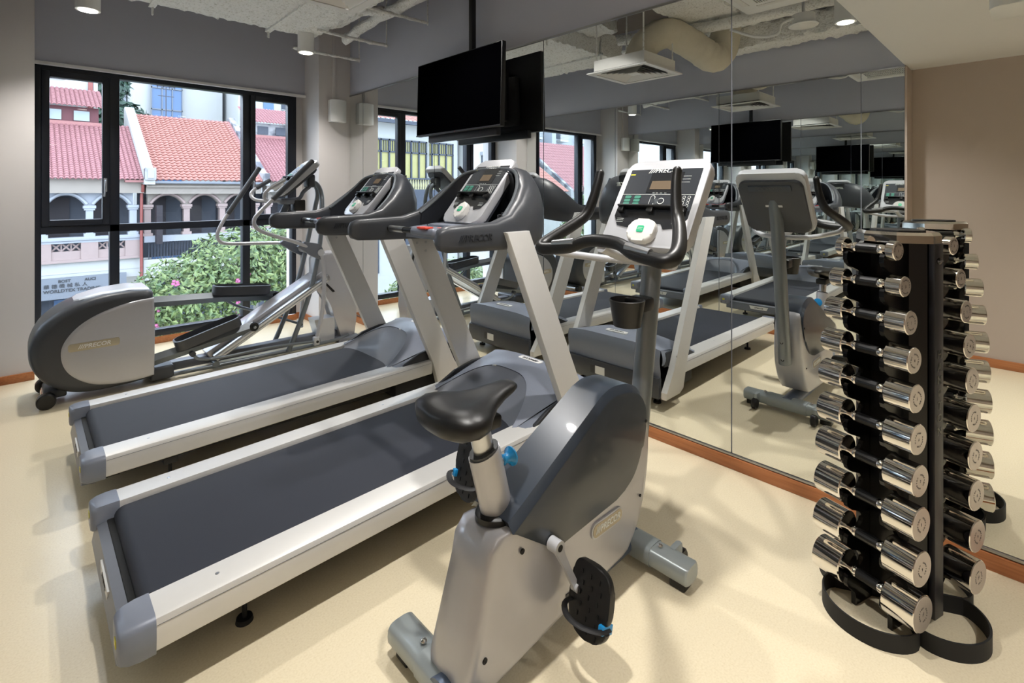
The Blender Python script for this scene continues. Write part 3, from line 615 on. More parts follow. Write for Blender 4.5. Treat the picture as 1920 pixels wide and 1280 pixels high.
# ------------------------------------------------------------------ elliptical trainer
EX, EY = -1.45, 4.63
def elliptical():
    T = thing('elliptical_trainer', (EX, EY, 0), 'silver elliptical cross trainer under the window with rounded rear housing and moving arms', 'elliptical trainer')
    def P(pts): return [(x-EX, z) for x, z in pts]
    hp = P([(-1.91, .06), (-1.905, .40), (-1.91, .675)]+arc2([(-1.94, .70), (-2.06, .706), (-2.20, .695), (-2.33, .660), (-2.44, .60), (-2.52, .52), (-2.565, .41), (-2.565, .30), (-2.525, .20), (-2.46, .125), (-2.37, .07), (-2.25, .045), (-2.05, .045)], 4))
    c = V((-2.2-EX, .37)); rings = []
    for y, off in ((-.21, .055), (-.20, .022), (-.175, .005), (-.12, 0), (.12, 0), (.175, .005), (.20, .022), (.21, .055)):
        q = []
        for x, z in hp:
            d = V((x, z))-c; k = 1-off/d.length; q.append((c.x+d.x*k, y, c.y+d.y*k))
        rings.append(q)
    m = MB().loft(rings); hs = m.build('rear_housing', 'dark', T, ang=60)
    sp = P([(-1.912, .085), (-1.908, .40)]+arc2([(-1.912, .64), (-2.02, .632), (-2.14, .605), (-2.25, .56), (-2.34, .495), (-2.40, .41), (-2.415, .33), (-2.395, .24), (-2.34, .165), (-2.25, .105), (-2.13, .078), (-2.02, .075), (-1.95, .08)], 4))
    for s in (-1, 1):
        rings = []; c2 = V((-2.12-EX, .36))
        for y, off in ((.195, 0), (.213, .0), (.219, .008), (.221, .03)):
            q = []
            for x, z in sp:
                d = V((x, z))-c2; k = 1-off/d.length; q.append((c2.x+d.x*k, s*y, c2.y+d.y*k))
            rings.append(q if s > 0 else q[::-1])
        m = MB().loft(rings); sd = pub(m.build('side_panel', 'silver', hs, ang=50), 'large silver side panel')
        Fm = frame_M((-2.245-EX, s*.2215, .372), (s*-1*-1 if s < 0 else -1, 0, 0), (0, 0, 1)) if s > 0 else frame_M((-2.245-EX, -.2215, .372), (1, 0, 0), (0, 0, 1))
        m = MB(Fm).prism(rrect(.27, .052, .015, 5), -.002, .003, 'z', bev=.001); pl = m.build('name_plate', 'badge', hs)
        m = MB(Fm); logo(m, .037, (0, 0, .0032), (1, 0, 0), (0, 1, 0)); m.build('name_lettering', 'white', hs)
    m = MB(); q = [(-1.925, .12), (-1.925, .705), (-2.05, .7145), (-2.20, .704), (-2.335, .670)]
    m.loft([[(x-EX, y*w_, z+(.004 if abs(y) < .95 else -.004)) for y in (-1, -.9, -.5, 0, .5, .9, 1)] for x, z, w_ in ((-1.935, .700, .165), (-2.05, .710, .165), (-2.20, .698, .160), (-2.32, .670, .13), (-2.345, .660, .08))], ring_closed=False)
    pub(m.build('top_lid', 'silver_light', hs), 'pale silver top lid')
    m = MB().box(-1.93-EX, -1.78-EX, -.17, .17, .02, .12, .02, 3); m.build('rear_foot_block', 'dark', T)
    m = MB().box(-2.5-EX, -2.38-EX, -.12, .12, .035, .09, .012); m.cyl((-2.485-EX, -.19, .05), (-2.485-EX, .19, .05), .016, seg=14); ax_ = m.build('wheel_bracket', 'dark', T)
    for s in (-1, 1): MB().cyl((-2.485-EX, s*.19-.03, .05), (-2.485-EX, s*.19+.03, .05), .05, seg=26, bev=.008).build('transport_wheel', 'black', T)
    MB().cyl((-2.485-EX, -.155, .05), (-2.485-EX, .155, .05), .026, seg=18).build('wheel_axle', 'chrome', T)
    m = MB().box(-1.92-EX, -.36-EX, -.045, .045, .035, .10, .008); m.build('base_beam', 'grey', T)
    for s in (-1, 1): MB().tube([(-1.80-EX, s*.13, .035), (-1.2-EX, s*.15, .035), (-.55-EX, s*.15, .04), (-.38-EX, s*.10, .05)], .016, 10, 3).build('floor_tube', 'tube', T)
    # ramp
    m = MB(); sl = V((.87, 0, .50)).normalized(); Fr = frame_M((-1.52-EX, 0, .075), (0, 1, 0), sl)       # local x = width, y = along, z = normal(-?)
    Lr = 1.10
    m = MB(Fr).box(-.105, .105, 0, Lr, -.075, 0, .006); rp = m.build('incline_ramp', 'silver', T)
    for s in (-1, 1):
        m = MB(Fr).box(s*.15-.035, s*.15+.035, .02, Lr-.02, -.045, .008, .004); m.build('roller_track', 'steel', rp)
        m = MB(Fr).box(s*.188-.002, s*.188+.002, .03, Lr-.05, -.030, -.018).box(s*.188-.002, s*.188+.002, .03, Lr-.05, -.008, .0).build('track_groove', 'offwhite', rp)
    m = MB().tube([(-1.50-EX, -.16, .05), (-1.50-EX, 0, .05), (-1.50-EX, .16, .05)], .024, 12, 1); m.build('ramp_foot', 'tube', T)
    # tower
    tw = P([(-.30, 0.02), (-.46, .02), (-.47, .20), (-.52, .36), (-.62, .50), (-.68, .62), (-.685, .78), (-.66, .83), (-.50, .845), (-.37, .83), (-.335, .72), (-.30, .45), (-.285, .2)])
    m = MB().prism(tw, -.085, .085, 'y', bev=.022, seg=3); m.build('front_tower', 'silver', T, ang=50)
    for s in (-1, 1):
        MB().prism(P([(-.66, .62), (-.52, .47), (-.50, .475), (-.645, .63)]), s*.086-.003, s*.086+.003, 'y').build('vent_slot', 'matblack', T); MB().prism(P([(-.40, .82), (-.365, .80), (-.325, .58), (-.34, .58)]), s*.086-.003, s*.086+.003, 'y').build('vent_slot', 'matblack', T)
    m = MB().loft([[(x0-EX, y, z) for x0, y in ((-.66-k, -.075), (-.50, -.075), (-.50, .075), (-.66-k, .075))] for z, k in ((.03, -.03), (.10, -.01), (.235, .03))]); m.build('bottle_bin', 'silver_light', T)
    m = MB().box(-.50-EX, -.28-EX, -.16, .16, 0.0, .045, .014); m.build('front_foot', 'grey', T)
    # mast legs and mast
    for s in (-1, 1):
        m = MB().tube([(-.96-EX, s*.17, .03), (-.90-EX, s*.17, .16), (-.79-EX, s*.165, .44), (-.71-EX, s*.15, .72), (-.655-EX, s*.13, 1.0), (-.62-EX, s*.075, 1.26), (-.612-EX, s*.04, 1.38), (-.64-EX, s*.03, 1.46), (-.70-EX, s*.03, 1.50)], .0205, 14, 5); m.build('mast_leg', 'tube', T)
    m = MB().box(-.74-EX, -.67-EX, -.06, .06, 1.44, 1.56, .02, 3); m.build('display_mount', 'dark', T)
    # fixed handlebars
    m = MB().tube([(-.70-EX, .0, 1.45), (-.76-EX, 0, 1.40), (-.80-EX, 0, 1.34), (-.90-EX, 0, 1.325)], .018, 12, 4)
    m.box(-.98-EX, -.83-EX, -.05, .05, 1.29, 1.345, .02, 3); hubm = m.build('handlebar_hub', 'grey', T)
    m = MB().box(-.86-EX, -.76-EX, -.055, .045, 1.23, 1.33, .012); m.build('bottle_bracket', 'black', T)
    m = MB().tube([(-1.0-EX, .10, 1.10), (-.93-EX, .05, 1.20), (-.90-EX, 0, 1.30)], .030, 12, 4).build('handlebar_gaiter', 'slate', T)
    m = MB()
    for s in (-1, 1): m.tube([(-.93-EX, 0, 1.325), (-1.03-EX, s*.05, 1.32), (-1.12-EX, s*.13, 1.33), (-1.15-EX, s*.17, 1.37), (-1.12-EX, s*.18, 1.42), (-1.0-EX, s*.18, 1.50)], .0145, 12, 5)
    fh = m.build('fixed_handlebar', 'silver', T)
    for s in (-1, 1): m = MB().cyl((-1.105-EX, s*.18, 1.431), (-.985-EX, s*.18, 1.507), .0185, seg=14, bev=.005); pub(m.build('pulse_grip', 'dark' if s > 0 else 'steel', fh), 'hand grip')
    console(T, (-1.02-EX, 0, 1.40), (.40, 0, .345), .30, .44, .05)
    # moving arms: near (y -) and far (y +)
    for s, A, nm in ((-1, [(-.775, .90), (-.80, .915), (-.93, .975), (-1.10, 1.035), (-1.215, 1.085), (-1.262, 1.13), (-1.265, 1.185), (-1.215, 1.25), (-1.13, 1.335), (-.805, 1.66)], 0),
                     (1, [(-.70, .915), (-.76, .925), (-.90, .928), (-1.10, .935), (-1.28, .945), (-1.355, .965), (-1.382, 1.02), (-1.365, 1.085), (-1.30, 1.205), (-1.045, 1.61)], 1)):
        yy = s*.30
        pts = [(x-EX, yy*(.72 if i < 2 else .85 if i < 3 else 1), z) for i, (x, z) in enumerate(A)]
        m = MB().tube(pts, .0155, 12, 5); am = m.build('moving_arm', 'silver', T)
        g0, g1 = V(pts[-2]), V(pts[-1]); m = MB().cyl(g0, g1+(g1-g0)*.03, .0215, seg=16, bev=.006); pub(m.build('arm_grip', 'dark', am), 'dark foam grip')
        m = MB().prism(P([(-.90, .93), (-.84, .97), (-.70, .94), (-.66, .86), (-.70, .80), (-.78, .84)]), yy*.72-.02, yy*.72+.02, 'y', bev=.008); m.build('arm_bracket', 'grey', am)
        m = MB().cyl((-.70-EX, s*.10, .865), (-.70-EX, s*.245, .865), .030, seg=20); m.build('arm_pivot', 'silver_light', am)
        lk = [(-.70, .86), (-.672, .74), (-.665, .55), (-.685, .32), (-.735, .10)] if s < 0 else [(-.70, .86), (-.68, .74), (-.675, .55), (-.68, .36), (-.70, .16)]
        m = MB().tube([(x-EX, s*.225, z) for x, z in lk], .0175, 12, 5); ln = m.build('lower_link', 'silver', T)
        ex, ez = lk[-1]
        m = MB().box(ex-.028-EX, ex+.022-EX, s*.225-.024, s*.225+.024, ez-.045, ez+.03, .01); m.build('link_clevis', 'silver_light', ln)
        m = MB().cyl((ex-EX, s*.225-.028, ez-.012), (ex-EX, s*.225+.028, ez-.012), .012, seg=14); m.build('clevis_pin', 'black', ln)
        # pedal beam, footplate, roller, rod
        if s < 0: b0, p0, p1 = V((-1.90, .175)), V((-1.74, .235)), V((-1.30, .36)); rol = V((-1.235, .30))
        else: b0, p0, p1 = V((-1.92, .545)), V((-1.42, .545)), V((-.97, .50)); rol = V((-.94, .46))
        yp = s*.175
        b0x, p0x, p1x, rx = V((b0.x-EX, yp, b0.y)), V((p0.x-EX, yp, p0.y)), V((p1.x-EX, yp, p1.y)), V((rol.x-EX, yp, rol.y))
        m = MB().tube([b0x-V((.04, 0, 0)), p0x.lerp(p1x, .1)-V((0, 0, .03)), rx], 1, 4, 1, sq=(.042, .026)); m.build('pedal_beam', 'tube', T)
        d = (p1x-p0x); Lp = d.length; Fp = frame_M(p0x+V((0, 0, -.01)), d, (0, 1, 0))
        m = MB(Fp); ol = [(-.03+a, b) for a, b in rrect(Lp, .165, .06, 6, Lp/2, 0)]
        inn = [((a-Lp/2)*.955+Lp/2+.0, b*.87) for a, b in ol]
        m.loft([[(a*1, b*.84, 0) for a, b in ol], [(a, b, .075) for a, b in ol], [(a, b, .078) for a, b in inn], [(a, b*.97, .018) for a, b in inn]]); m.build('foot_pedal', 'dark', T, ang=50)
        m = MB(Fp)
        for i in range(7): m.box(.05+i*.045, .062+i*.045, -.055, .055, .018, .022)
        m.build('pedal_ribs', 'darker', T)
        m = MB().cyl((rx.x, yp-.03, rx.z), (rx.x, yp+.03, rx.z), .035, seg=22, bev=.006); m.build('roller', 'black', T)
        m = MB().cyl((rx.x, yp-.045, rx.z), (rx.x, yp+.045, rx.z), .011, seg=12); m.build('roller_pin', 'steel', T)
        a_ = p0x+V((.06, s*.065, -.045)); e_ = V((ex-EX, s*.225, ez-.012))
        m = MB().tube([a_, a_+V((.05, s*.0, -.05)), a_.lerp(e_, .22)+V((0, 0, -.05 if s < 0 else -.035)), a_.lerp(e_, .6)+V((0, 0, -.012)), e_], .0115, 10, 5); m.build('push_rod', 'tube', T)
        m = MB().cyl(a_-V((0, .02, 0)), a_+V((0, .02, 0)), .020, seg=16); m.build('rod_joint', 'dark', T)
    return T
elliptical()
# ------------------------------------------------------------------ dumbbell rack (axis y -> rotated)
PH = R(18); RC = (-.433, .337)
zrow = [1.215, 1.1065, .998, .885, .771, .649, .525, .396, .262, .128]
rrad = [.031, .0325, .0375, .0405, .0435, .0465, .048, .0505, .0525, .055]
rend = [.089, .109, .124, .133, .140, .144, .148, .151, .153, .155]
rack = thing('dumbbell_rack', (RC[0], RC[1], 0), 'tall black dumbbell tower with chrome top standing by the mirror at the right', 'dumbbell rack', rz=-PH)
WD = .168                                                                   # handle axis offset
oct_ = lambda k, e=0: [(s1*(a+e*(a > .03)), s2*(b+e)) for s1, s2, a, b in ()] or [(-.100*k-e, -.05), (-.100*k-e, .05), (-.026, .118*k+e), (.026, .118*k+e), (.100*k+e, .05), (.100*k+e, -.05), (.026, -.118*k-e), (-.026, -.118*k-e)]
def body_sec(k, z): return [(x, y, z) for x, y in [(-.068*k, -.048), (-.068*k, .048), (-.024, .10*k), (.024, .10*k), (.068*k, .048), (.068*k, -.048), (.024, -.10*k), (-.024, -.10*k)]]
m = MB().loft([body_sec(1, .05), body_sec(1, 1.232)]); m.build('rack_body', 'gloss', rack, smooth=False)
for s in (-1, 1):
    M.setdefault('darkcol', mat('satin_charcoal_powder', (30, 30, 36), .4, var=0)); cp_ = MB().box(-.026, .026, s*.112-.010, s*.112+.008, .03, 1.234, .003).build('end_column', 'darkcol', rack)
    Fm = frame_M((0, s*.1205, 0), (-s, 0, 0), (0, 0, 1))
    m = MB(Fm)
    for i, ch in enumerate('HAMPTON'): m.text(ch, .037, (0, .877-.041*i, 0), (1, 0, 0), (0, 1, 0), .0025, 0, 'CENTER', .02)
    pub(m.build('column_lettering', 'gloss', cp_), 'raised black lettering down the column')
    m = MB(Fm).loft([[(cos(a)*.017*r, 1.178+sin(a)*.0105*r, z) for a in [2*pi*k/22 for k in range(22)]] for r, z in ((1, -.002), (1, .003), (.8, .0045))]); m.build('oval_badge', 'gloss', cp_)
    m = MB(Fm).text('hampton', .009, (0, 1.178, .0045), (1, 0, 0), (0, 1, 0), .0006).build('badge_lettering', 'steel', cp_)
for k, e in ((1, 0),):
    m = MB().loft([[(x, y, z) for x, y in oct_(1)] if z < 1.262 else [(x*.93, y*.94, z) for x, y in oct_(1)] for z in (1.233, 1.258, 1.268)], cap=True); tc_ = m.build('top_cap', 'chrome', rack, smooth=False)
m = MB().prism([(x*.60, y*.66) for x, y in oct_(1)], 1.262, 1.272, 'z'); m.build('top_inlay', 'black', rack)
for sx in (-1, 1):
    for yy in (-.056, .056):
        pl = [(.055, 1.232), (.098, 1.232)]
        for i, z in enumerate(zrow):
            zn = zrow[i+1] if i < 9 else z-.10
            h = .017
            pl += [(.112, z+.010), (.134, z-.004), (.150, z-h+.001), (.168, z-h-.003), (.182, z-h+.001), (.190, z-h+.004), (.196, z-h-.004), (.197, z-h-.022), (.190, z-h-.036), (.170, z-h-.050)]
            if i < 9: pl += [(.128, z-h-.066), (.108, zn+.022)]
        pl += [(.15, .04), (.15, .0), (.055, .0)]
        q = [(sx*a, b) for a, b in pl]
        m = MB().prism(q if sx > 0 else q[::-1], yy-.007, yy+.007, 'y'); m.build('cradle_plate', 'gloss', rack, smooth=False)
# base: lobed band
def lob(a):
    k = abs(cos(2*a))**.7; big = .285 if abs(cos(a)) > .7071 else .245
    return .185+(big-.185)*k
m = MB(); n = 120; ri, ro = [], []
rings = []
for i in range(n):
    a = 2*pi*i/n; r = lob(a); d = V((cos(a), sin(a), 0))
    rings.append([d*(r-.006)+V((0, 0, .0)), d*r, d*r+V((0, 0, .055)), d*(r-.006)+V((0, 0, .055))])
m.loft(rings, closed=True); m.build('base_ring', 'matblack', rack)
m = MB()
for a in (45, 135):
    c_, s_ = cos(R(a)), sin(R(a)); T_ = Matrix.Rotation(R(a), 4, 'Z'); m.box(-.183, .183, -.004, .004, 0, .055, T=T_)
m.box(-.075, .075, -.10, .10, .04, .052); m.build('base_spokes', 'matblack', rack)
# dumbbells
ordw = ['topmost', 'second from the top', 'third from the top', 'fourth from the top', 'fifth from the top', 'sixth from the top', 'seventh from the top', 'third from the bottom', 'second from the bottom', 'bottom']
def handle_mesh():
    m = MB(); pr = [(-.066, .009), (-.058, .011), (-.050, .0145), (-.042, .0165), (-.036, .0165), (-.034, .015), (.034, .015), (.036, .0165), (.042, .0165), (.050, .0145), (.058, .011), (.066, .009)]
    m.lathe(pr, ax='y', seg=22); return m
def circ_text(m, word, rad, size, y, a0, span, sgn):
    n = len(word)
    for i, ch in enumerate(word):
        a = a0-span*(i/(n-1)-.5)
        # plane x-z seen from -y : right = +x, up = +z (for sgn -1) 
        rx, ux = cos(a), sin(a); right = V((-sgn, 0, 0)); up = V((0, 0, 1))
        o = right*(rad*cos(a))+up*(rad*sin(a))+V((0, y, 0))
        yd = right*cos(a)+up*sin(a); xd = right*sin(a)-up*cos(a)
        m.text(ch, size, o, xd, yd, .0004)
first_handle = None
for side, sx in (('left', -1), ('right', 1)):
    for i, (z, rr_, re) in enumerate(zip(zrow, rrad, rend)):
        lab = f'chrome dumbbell numbered {i+1}, {ordw[i]} on the rack\'s ' + ('left side' if sx < 0 else 'right side')
        c = Matrix.Rotation(-PH, 3, 'Z') @ V((sx*WD, 0, 0))
        D = thing('dumbbell', (RC[0]+c.x, RC[1]+c.y, z), lab, 'dumbbell', 'chrome dumbbells on the tower rack', rz=-PH)
        if sx < 0:
            h = handle_mesh().build('handle', 'chrome', D)
            g = MB().lathe([(-.033, .0152), (-.031, .0162), (.031, .0162), (.033, .0152)], ax='y', seg=14).build('grip_sleeve', 'black', h, smooth=False)
            for e in (-1, 1):
                m = MB(); s0, s1 = .064, re
                m.lathe([(e*s0, .010), (e*s0, rr_-.003), (e*(s0+.003), rr_), (e*(s1-.002), rr_), (e*s1, rr_-.002)], ax='y', seg=40)
                m.mi = 1; m.lathe([(e*(s1-.001), rr_-.0025), (e*(s1+.0006), rr_-.003)], ax='y', seg=40)
                hd = m.build('weight_head', ['chrome', 'endcap'], D, ang=30)
                m = MB(); tr = .0205 if i < 3 else .020
                a0 = R(random.uniform(0, 360)) if e < 0 else R(40)
                circ_text(m, 'HAMPTON', tr, .0075, e*(s1+.0007), a0, R(125), e); circ_text(m, 'HAMPTON', tr, .0075, e*(s1+.0007), a0+pi, R(125), e)
                m.text(str(i+1), .012, (0, e*(s1+.0007), 0), (-e*cos(a0*.3), 0, sin(a0*.3)*-1*e), (sin(a0*.3)*-1, 0, cos(a0*.3)) if 0 else (0, 0, 1), .0004)
                m.build('engraved_lettering', 'inkdk', hd)
            if i == 0: pass
        else:
            src = [o for o in bpy.data.objects if o.name.startswith('dumbbell') and o.get('label', '').startswith(f'chrome dumbbell numbered {i+1},') and o is not D][0]
            for ch in list(src.children): copy_tree(ch, D)
# ------------------------------------------------------------------ television
def tv():
    T = thing('television', (-.205, 3.075, 2.15), 'black flat television hanging from the ceiling on a black pole above the treadmills', 'television')
    tl = Matrix.Rotation(R(1.5), 4, 'Y')
    m = MB(tl).box(-.022, .018, -.517, .517, -.297, .297, .006); b = m.build('bezel', 'black', T)
    m = MB(tl).box(-.0245, -.0215, -.509, .509, -.283, .289); m.build('screen', 'screen', T)
    m = MB(tl).box(-.026, -.018, -.516, .516, -.2975, -.286, .002); pub(m.build('bezel_strip', 'darkcol', T), 'thin grey strip along the lower edge')
    MB(tl).box(-.0262, -.0255, -.01, -.005, -.2935, -.2905).build('standby_light', 'red', T)
    m = MB(tl).box(.018, .075, -.30, .30, -.24, .14, .02); m.build('rear_housing', 'matblack', T)
    m = MB(tl).box(.03, .072, -.42, .42, -.345, -.285, .006); m.build('sound_bar', 'darkcol', T)
    m = MB().box(.07, .10, -.22, .22, -.20, .20, .004).box(.075, .125, -.06, .06, -.05, .20, .01); m.build('wall_plate', 'black', T)
    m = MB().box(.085, .125, -.07, -.03, .0, CH-2.15, .003); pl = m.build('ceiling_pole', 'black', T)
    m = MB().box(.04, .16, -.11, .01, CH-2.15-.012, CH-2.15).box(.075, .135, -.08, -.02, 1.0-.13, 1.0-.10, .003); m.build('pole_flange', 'black', pl)
tv()
# ------------------------------------------------------------------ wall speaker
m = MB(); sp_ = [(-.255+.175*k/10, 5.257-.075-.05*sin(pi*k/10)) for k in range(11)]
m.prism([(-.255, 5.25), *sp_, (-.08, 5.25)], 2.145, 2.378, 'z', bev=.006, seg=2); o = m.build('wall_speaker', 'white', smooth=True)
tag(o, 'white curved wall speaker on the corner column below a conduit', 'speaker')
m = MB().box(-.205, -.195+.02, 5.235, 5.257, 2.37, CH, .003).box(-.175, -.165, 5.245, 5.257, 2.37, CH, .002); o = m.build('conduit', 'column'); tag(o, 'painted conduit running up the corner column above the speaker', 'conduit')
# ------------------------------------------------------------------ sprayed ductwork
def fluffy(m, amt=.012, cuts=0):
    return m
def rough_box(x0, x1, y0, y1, z0, z1, st=.05, amt=.012, sag=.0):
    """box with a lumpy sprayed skin"""
    b = bmesh.new()
    nx, ny, nz = [max(1, int((q)/st)) for q in (x1-x0, y1-y0, z1-z0)]
    cache = {}
    def vt(i, j, k):
        if (i, j, k) not in cache:
            p = V((x0+(x1-x0)*i/nx, y0+(y1-y0)*j/ny, z0+(z1-z0)*k/nz))
            cache[(i, j, k)] = b.verts.new(p+V([random.gauss(0, amt) for _ in range(3)])*.8+V((0, 0, -sag*abs(sin(i*.9)*cos(j*.7)) if k == 0 else 0)))
        return cache[(i, j, k)]
    for k in (0, nz):
        for i in range(nx):
            for j in range(ny): b.faces.new([vt(i, j, k), vt(i+1, j, k), vt(i+1, j+1, k), vt(i, j+1, k)])
    for j in (0, ny):
        for i in range(nx):
            for k in range(nz): b.faces.new([vt(i, j, k), vt(i+1, j, k), vt(i+1, j, k+1), vt(i, j, k+1)])
    for i in (0, nx):
        for j in range(ny):
            for k in range(nz): b.faces.new([vt(i, j, k), vt(i, j+1, k), vt(i, j+1, k+1), vt(i, j, k+1)])
    m = MB(); m.b.free(); m.b = b; return m
def rtube(pts, r, amt=.006, seg=12):
    m = MB(); m.tube(pts, r, seg, 8)
    for v in m.b.verts: v.co += V([random.gauss(0, amt) for _ in range(3)])
    return m
def duct(nm, m, lab, cat='duct'): o = m.build(nm, 'spray', ang=80); tag(o, lab, cat, None); return o
D1 = duct('insulated_duct', rough_box(-2.27, -.60, 3.25, 4.80, 2.87, 3.12, .03, .007, .012), 'large flat white sprayed duct box under the ceiling near the window')
duct('insulated_duct', rough_box(-2.70, -2.45, ME+.02, 2.32, 2.80, 3.0, .035, .008), 'long white sprayed duct along the opposite wall, seen in the mirror')
duct('insulated_duct', rough_box(-2.66, -.95, 1.85, 2.35, 3.00, 3.25, .04, .009), 'broad cream sprayed duct crossing the ceiling beyond the square air vent')
duct('insulated_duct', rough_box(-1.75, -1.0, 2.95, 3.24, 3.02, 3.3, .04, .009), 'short sprayed duct branch behind the air vent rods')
duct('insulated_duct', rough_box(-2.2, -.35, ME+.12, 1.80, 3.08, 3.3, .05, .009), 'cream sprayed duct above the ceiling cassette')
m = MB()
for x in (-1.86, -1.0):
    m.box(x-.02, x+.02, 3.2, 4.84, 2.845, 2.875)
    for y in (3.24, 4.82): m.cyl((x, y, 2.79), (x, y, CH), .009, seg=8)
for v in m.b.verts: v.co += V([random.gauss(0, .003) for _ in range(3)])
hg = m.build('duct_hanger', 'spray', D1)
duct('insulated_pipe', rtube([(-.30, 4.75, 2.90), (-.32, 4.2, 2.94), (-.33, 3.2, 2.95), (-.33, 1.9, 2.97), (-.33, .9, 2.98)], .045), 'white sprayed pipe running along the mirror wall below the ceiling', 'pipe')
duct('insulated_pipe', rtube([(-1.75, 2.95, 2.93), (-1.95, 2.4, 2.93), (-2.05, 1.7, 2.93), (-2.1, .92, 2.95)], .05), 'cream sprayed pipe passing the cassette, seen in the mirror', 'pipe')
duct('insulated_pipe', rtube([(-.62, 4.55, 2.93), (-.50, 4.45, 2.95), (-.45, 4.1, 2.98), (-.35, 3.9, 2.95)], .038), 'white sprayed elbow pipe beside the corner of the duct box', 'pipe')
for y, z, w_ in ((4.98, 2.79, 'lowest'), (4.42, 2.83, 'middle'), (3.72, 2.88, 'upper')):
    m = rtube([(-.72, y, z), (-.4, y, z-.004), (-.03, y, z)], .014, .003, 8); m.cyl((-.035, y, z-.02), (-.035, y, CH), .006, seg=6)
    duct('support_rod', m, f'{w_} of the sprayed support rods reaching from the duct box to the mirror wall', 'support rod')
# square air diffuser
A = thing('air_diffuser', (-1.46, 2.573, 2.475), 'white square ceiling air diffuser hung on rods above the near treadmill', 'air vent')
m = MB(); h = .31
for k, (a, b) in enumerate(((.31, .255), )): pass
fr_ = MB()
for q in range(4): fr_.prism([(-.31, -.31), (.31, -.31), (.262, -.262), (-.262, -.262)], 0, .010, 'z') if q == 0 else None
fr_ = MB()
for q in range(4):
    fr_.M = Matrix.Rotation(q*pi/2, 4, 'Z'); fr_.prism([(-.31, -.31), (.31, -.31), (.262, -.262), (-.262, -.262)], 0, .010, 'z')
fr_.build('outer_frame', 'white', A, smooth=False)
m = MB()
for k in range(6):
    a = .255-.036*k; b = a-.026
    for q in range(4):
        m.M = Matrix.Rotation(q*pi/2, 4, 'Z')
        v = m.vs([(-a, -a, .004), (a, -a, .004), (b, -b, .022), (-b, -b, .022)]); m.fc(v); v = m.vs([(-a, -a, .006), (a, -a, .006), (b, -b, .024), (-b, -b, .024)]); m.fc(v[::-1])
m.M = Matrix.Identity(4); m.box(-.05, .05, -.05, .05, .004, .01); m.build('louvres', 'white', A, smooth=False)
m = MB().box(-.262, .262, -.262, .262, .028, .125); pn = m.build('plenum_box', 'steel' if 0 else 'offwhite', A, smooth=False)
MB().box(-.25, .25, -.25, .25, .024, .0285).build('vent_opening', 'matblack', A)
for sx in (-1, 1):
    for sy in (-1, 1): MB().cyl((sx*.245, sy*.245, .11), (sx*.245, sy*.245, CH-2.475), .007, seg=8).build('hanging_rod', 'spray', A)
m = rtube([(-.05, .0, .10), (-.10, -.05, .28), (-.28, -.18, .40), (-.52, -.32, .30), (-.68, -.42, .20), (-.80, -.46, .28), (-.86, -.48, .52)], .135, .004, 20); m.build('flexible_duct', 'cloth', A, ang=80)
# cassette
A = thing('cassette_air_conditioner', (-1.02, 1.21, 2.78), 'white ceiling cassette air conditioner with black grille, seen in the mirror', 'air conditioner')
m = MB().prism(rrect(.86, .70, .03, 4), -.02, .02, 'z', bev=.012, seg=3); m.box(-.30, .30, -.28, .28, .02, .28, .01); m.build('panel', 'white', A)
MB().box(-.20, .20, -.20, .20, -.0215, -.018).build('grille_opening', 'matblack', A)
m = MB()
for k in range(26): m.box(-.2, .2, -.196+k*.0155, -.190+k*.0155, -.027, -.0205)
for k in range(5): m.box(-.2+k*.1-.003, -.2+k*.1+.003, -.2, .2, -.028, -.020)
m.build('grille_slats', 'white', A)
for q in range(4): MB(Matrix.Rotation(q*pi/2, 4, 'Z')).box(-.22, .22, -.30, -.255, -.024, -.0205, .001).build('air_flap', 'offwhite', A)
MB().box(-.02, .02, -.24, -.225, -.0235, -.0205).build('receiver', 'black', A)
# ceiling speaker in mirror, smoke detector, soffit fitting
A = thing('ceiling_speaker', (-1.83, 1.28, 2.70), 'round white hanging ceiling speaker next to the cassette, seen in the mirror', 'ceiling speaker')
MB().lathe([(0, .10), (.006, .105), (.012, .10), (.014, .082), (.09, .08), (.095, .02)], ax='z', seg=36).build('speaker_can', 'white', A)
MB().lathe([(-.002, .088), (.001, .092)], ax='z', seg=36).build('speaker_grille', 'offwhite', A)
MB().box(-.02, .02, -.006, .006, .09, 3.07-2.70).build('drop_bracket', 'steel', A)
MB().tube([(.06, .05, .06), (.12, .12, .02), (.14, .15, -.06), (.16, .3, -.05), (.17, .5, .05)], .012, 8, 5).build('cable_conduit', 'white', A)
A = thing('smoke_detector', (-1.9, 2.95, 2.82), 'small white round smoke detector near the ceiling ducts, seen in the mirror', 'smoke detector')
MB().lathe([(0, .03), (.008, .045), (.03, .05), (.035, .02)], ax='z', seg=24).build('detector_body', 'white', A); MB().cyl((0, 0, .03), (0, 0, .25), .008).build('detector_stem', 'spray', A)
# entry-side fitting below the low ceiling (top right, seen in the mirror)
A = thing('ceiling_fitting', (-.97, .0, 2.30), 'white rounded fitting hanging below the lowered ceiling, cut by the top right corner', 'ceiling fitting')
m = MB().prism(rrect(.30, .34, .06, 7), 0, .186, 'z', bev=.004); m.build('fitting_body', 'white', A)
MB().lathe([(-.02, .03), (-.02, .06), (0, .065)], (.02, -.05, 0), 'z', 24).build('fitting_lens', 'offwhite', A)
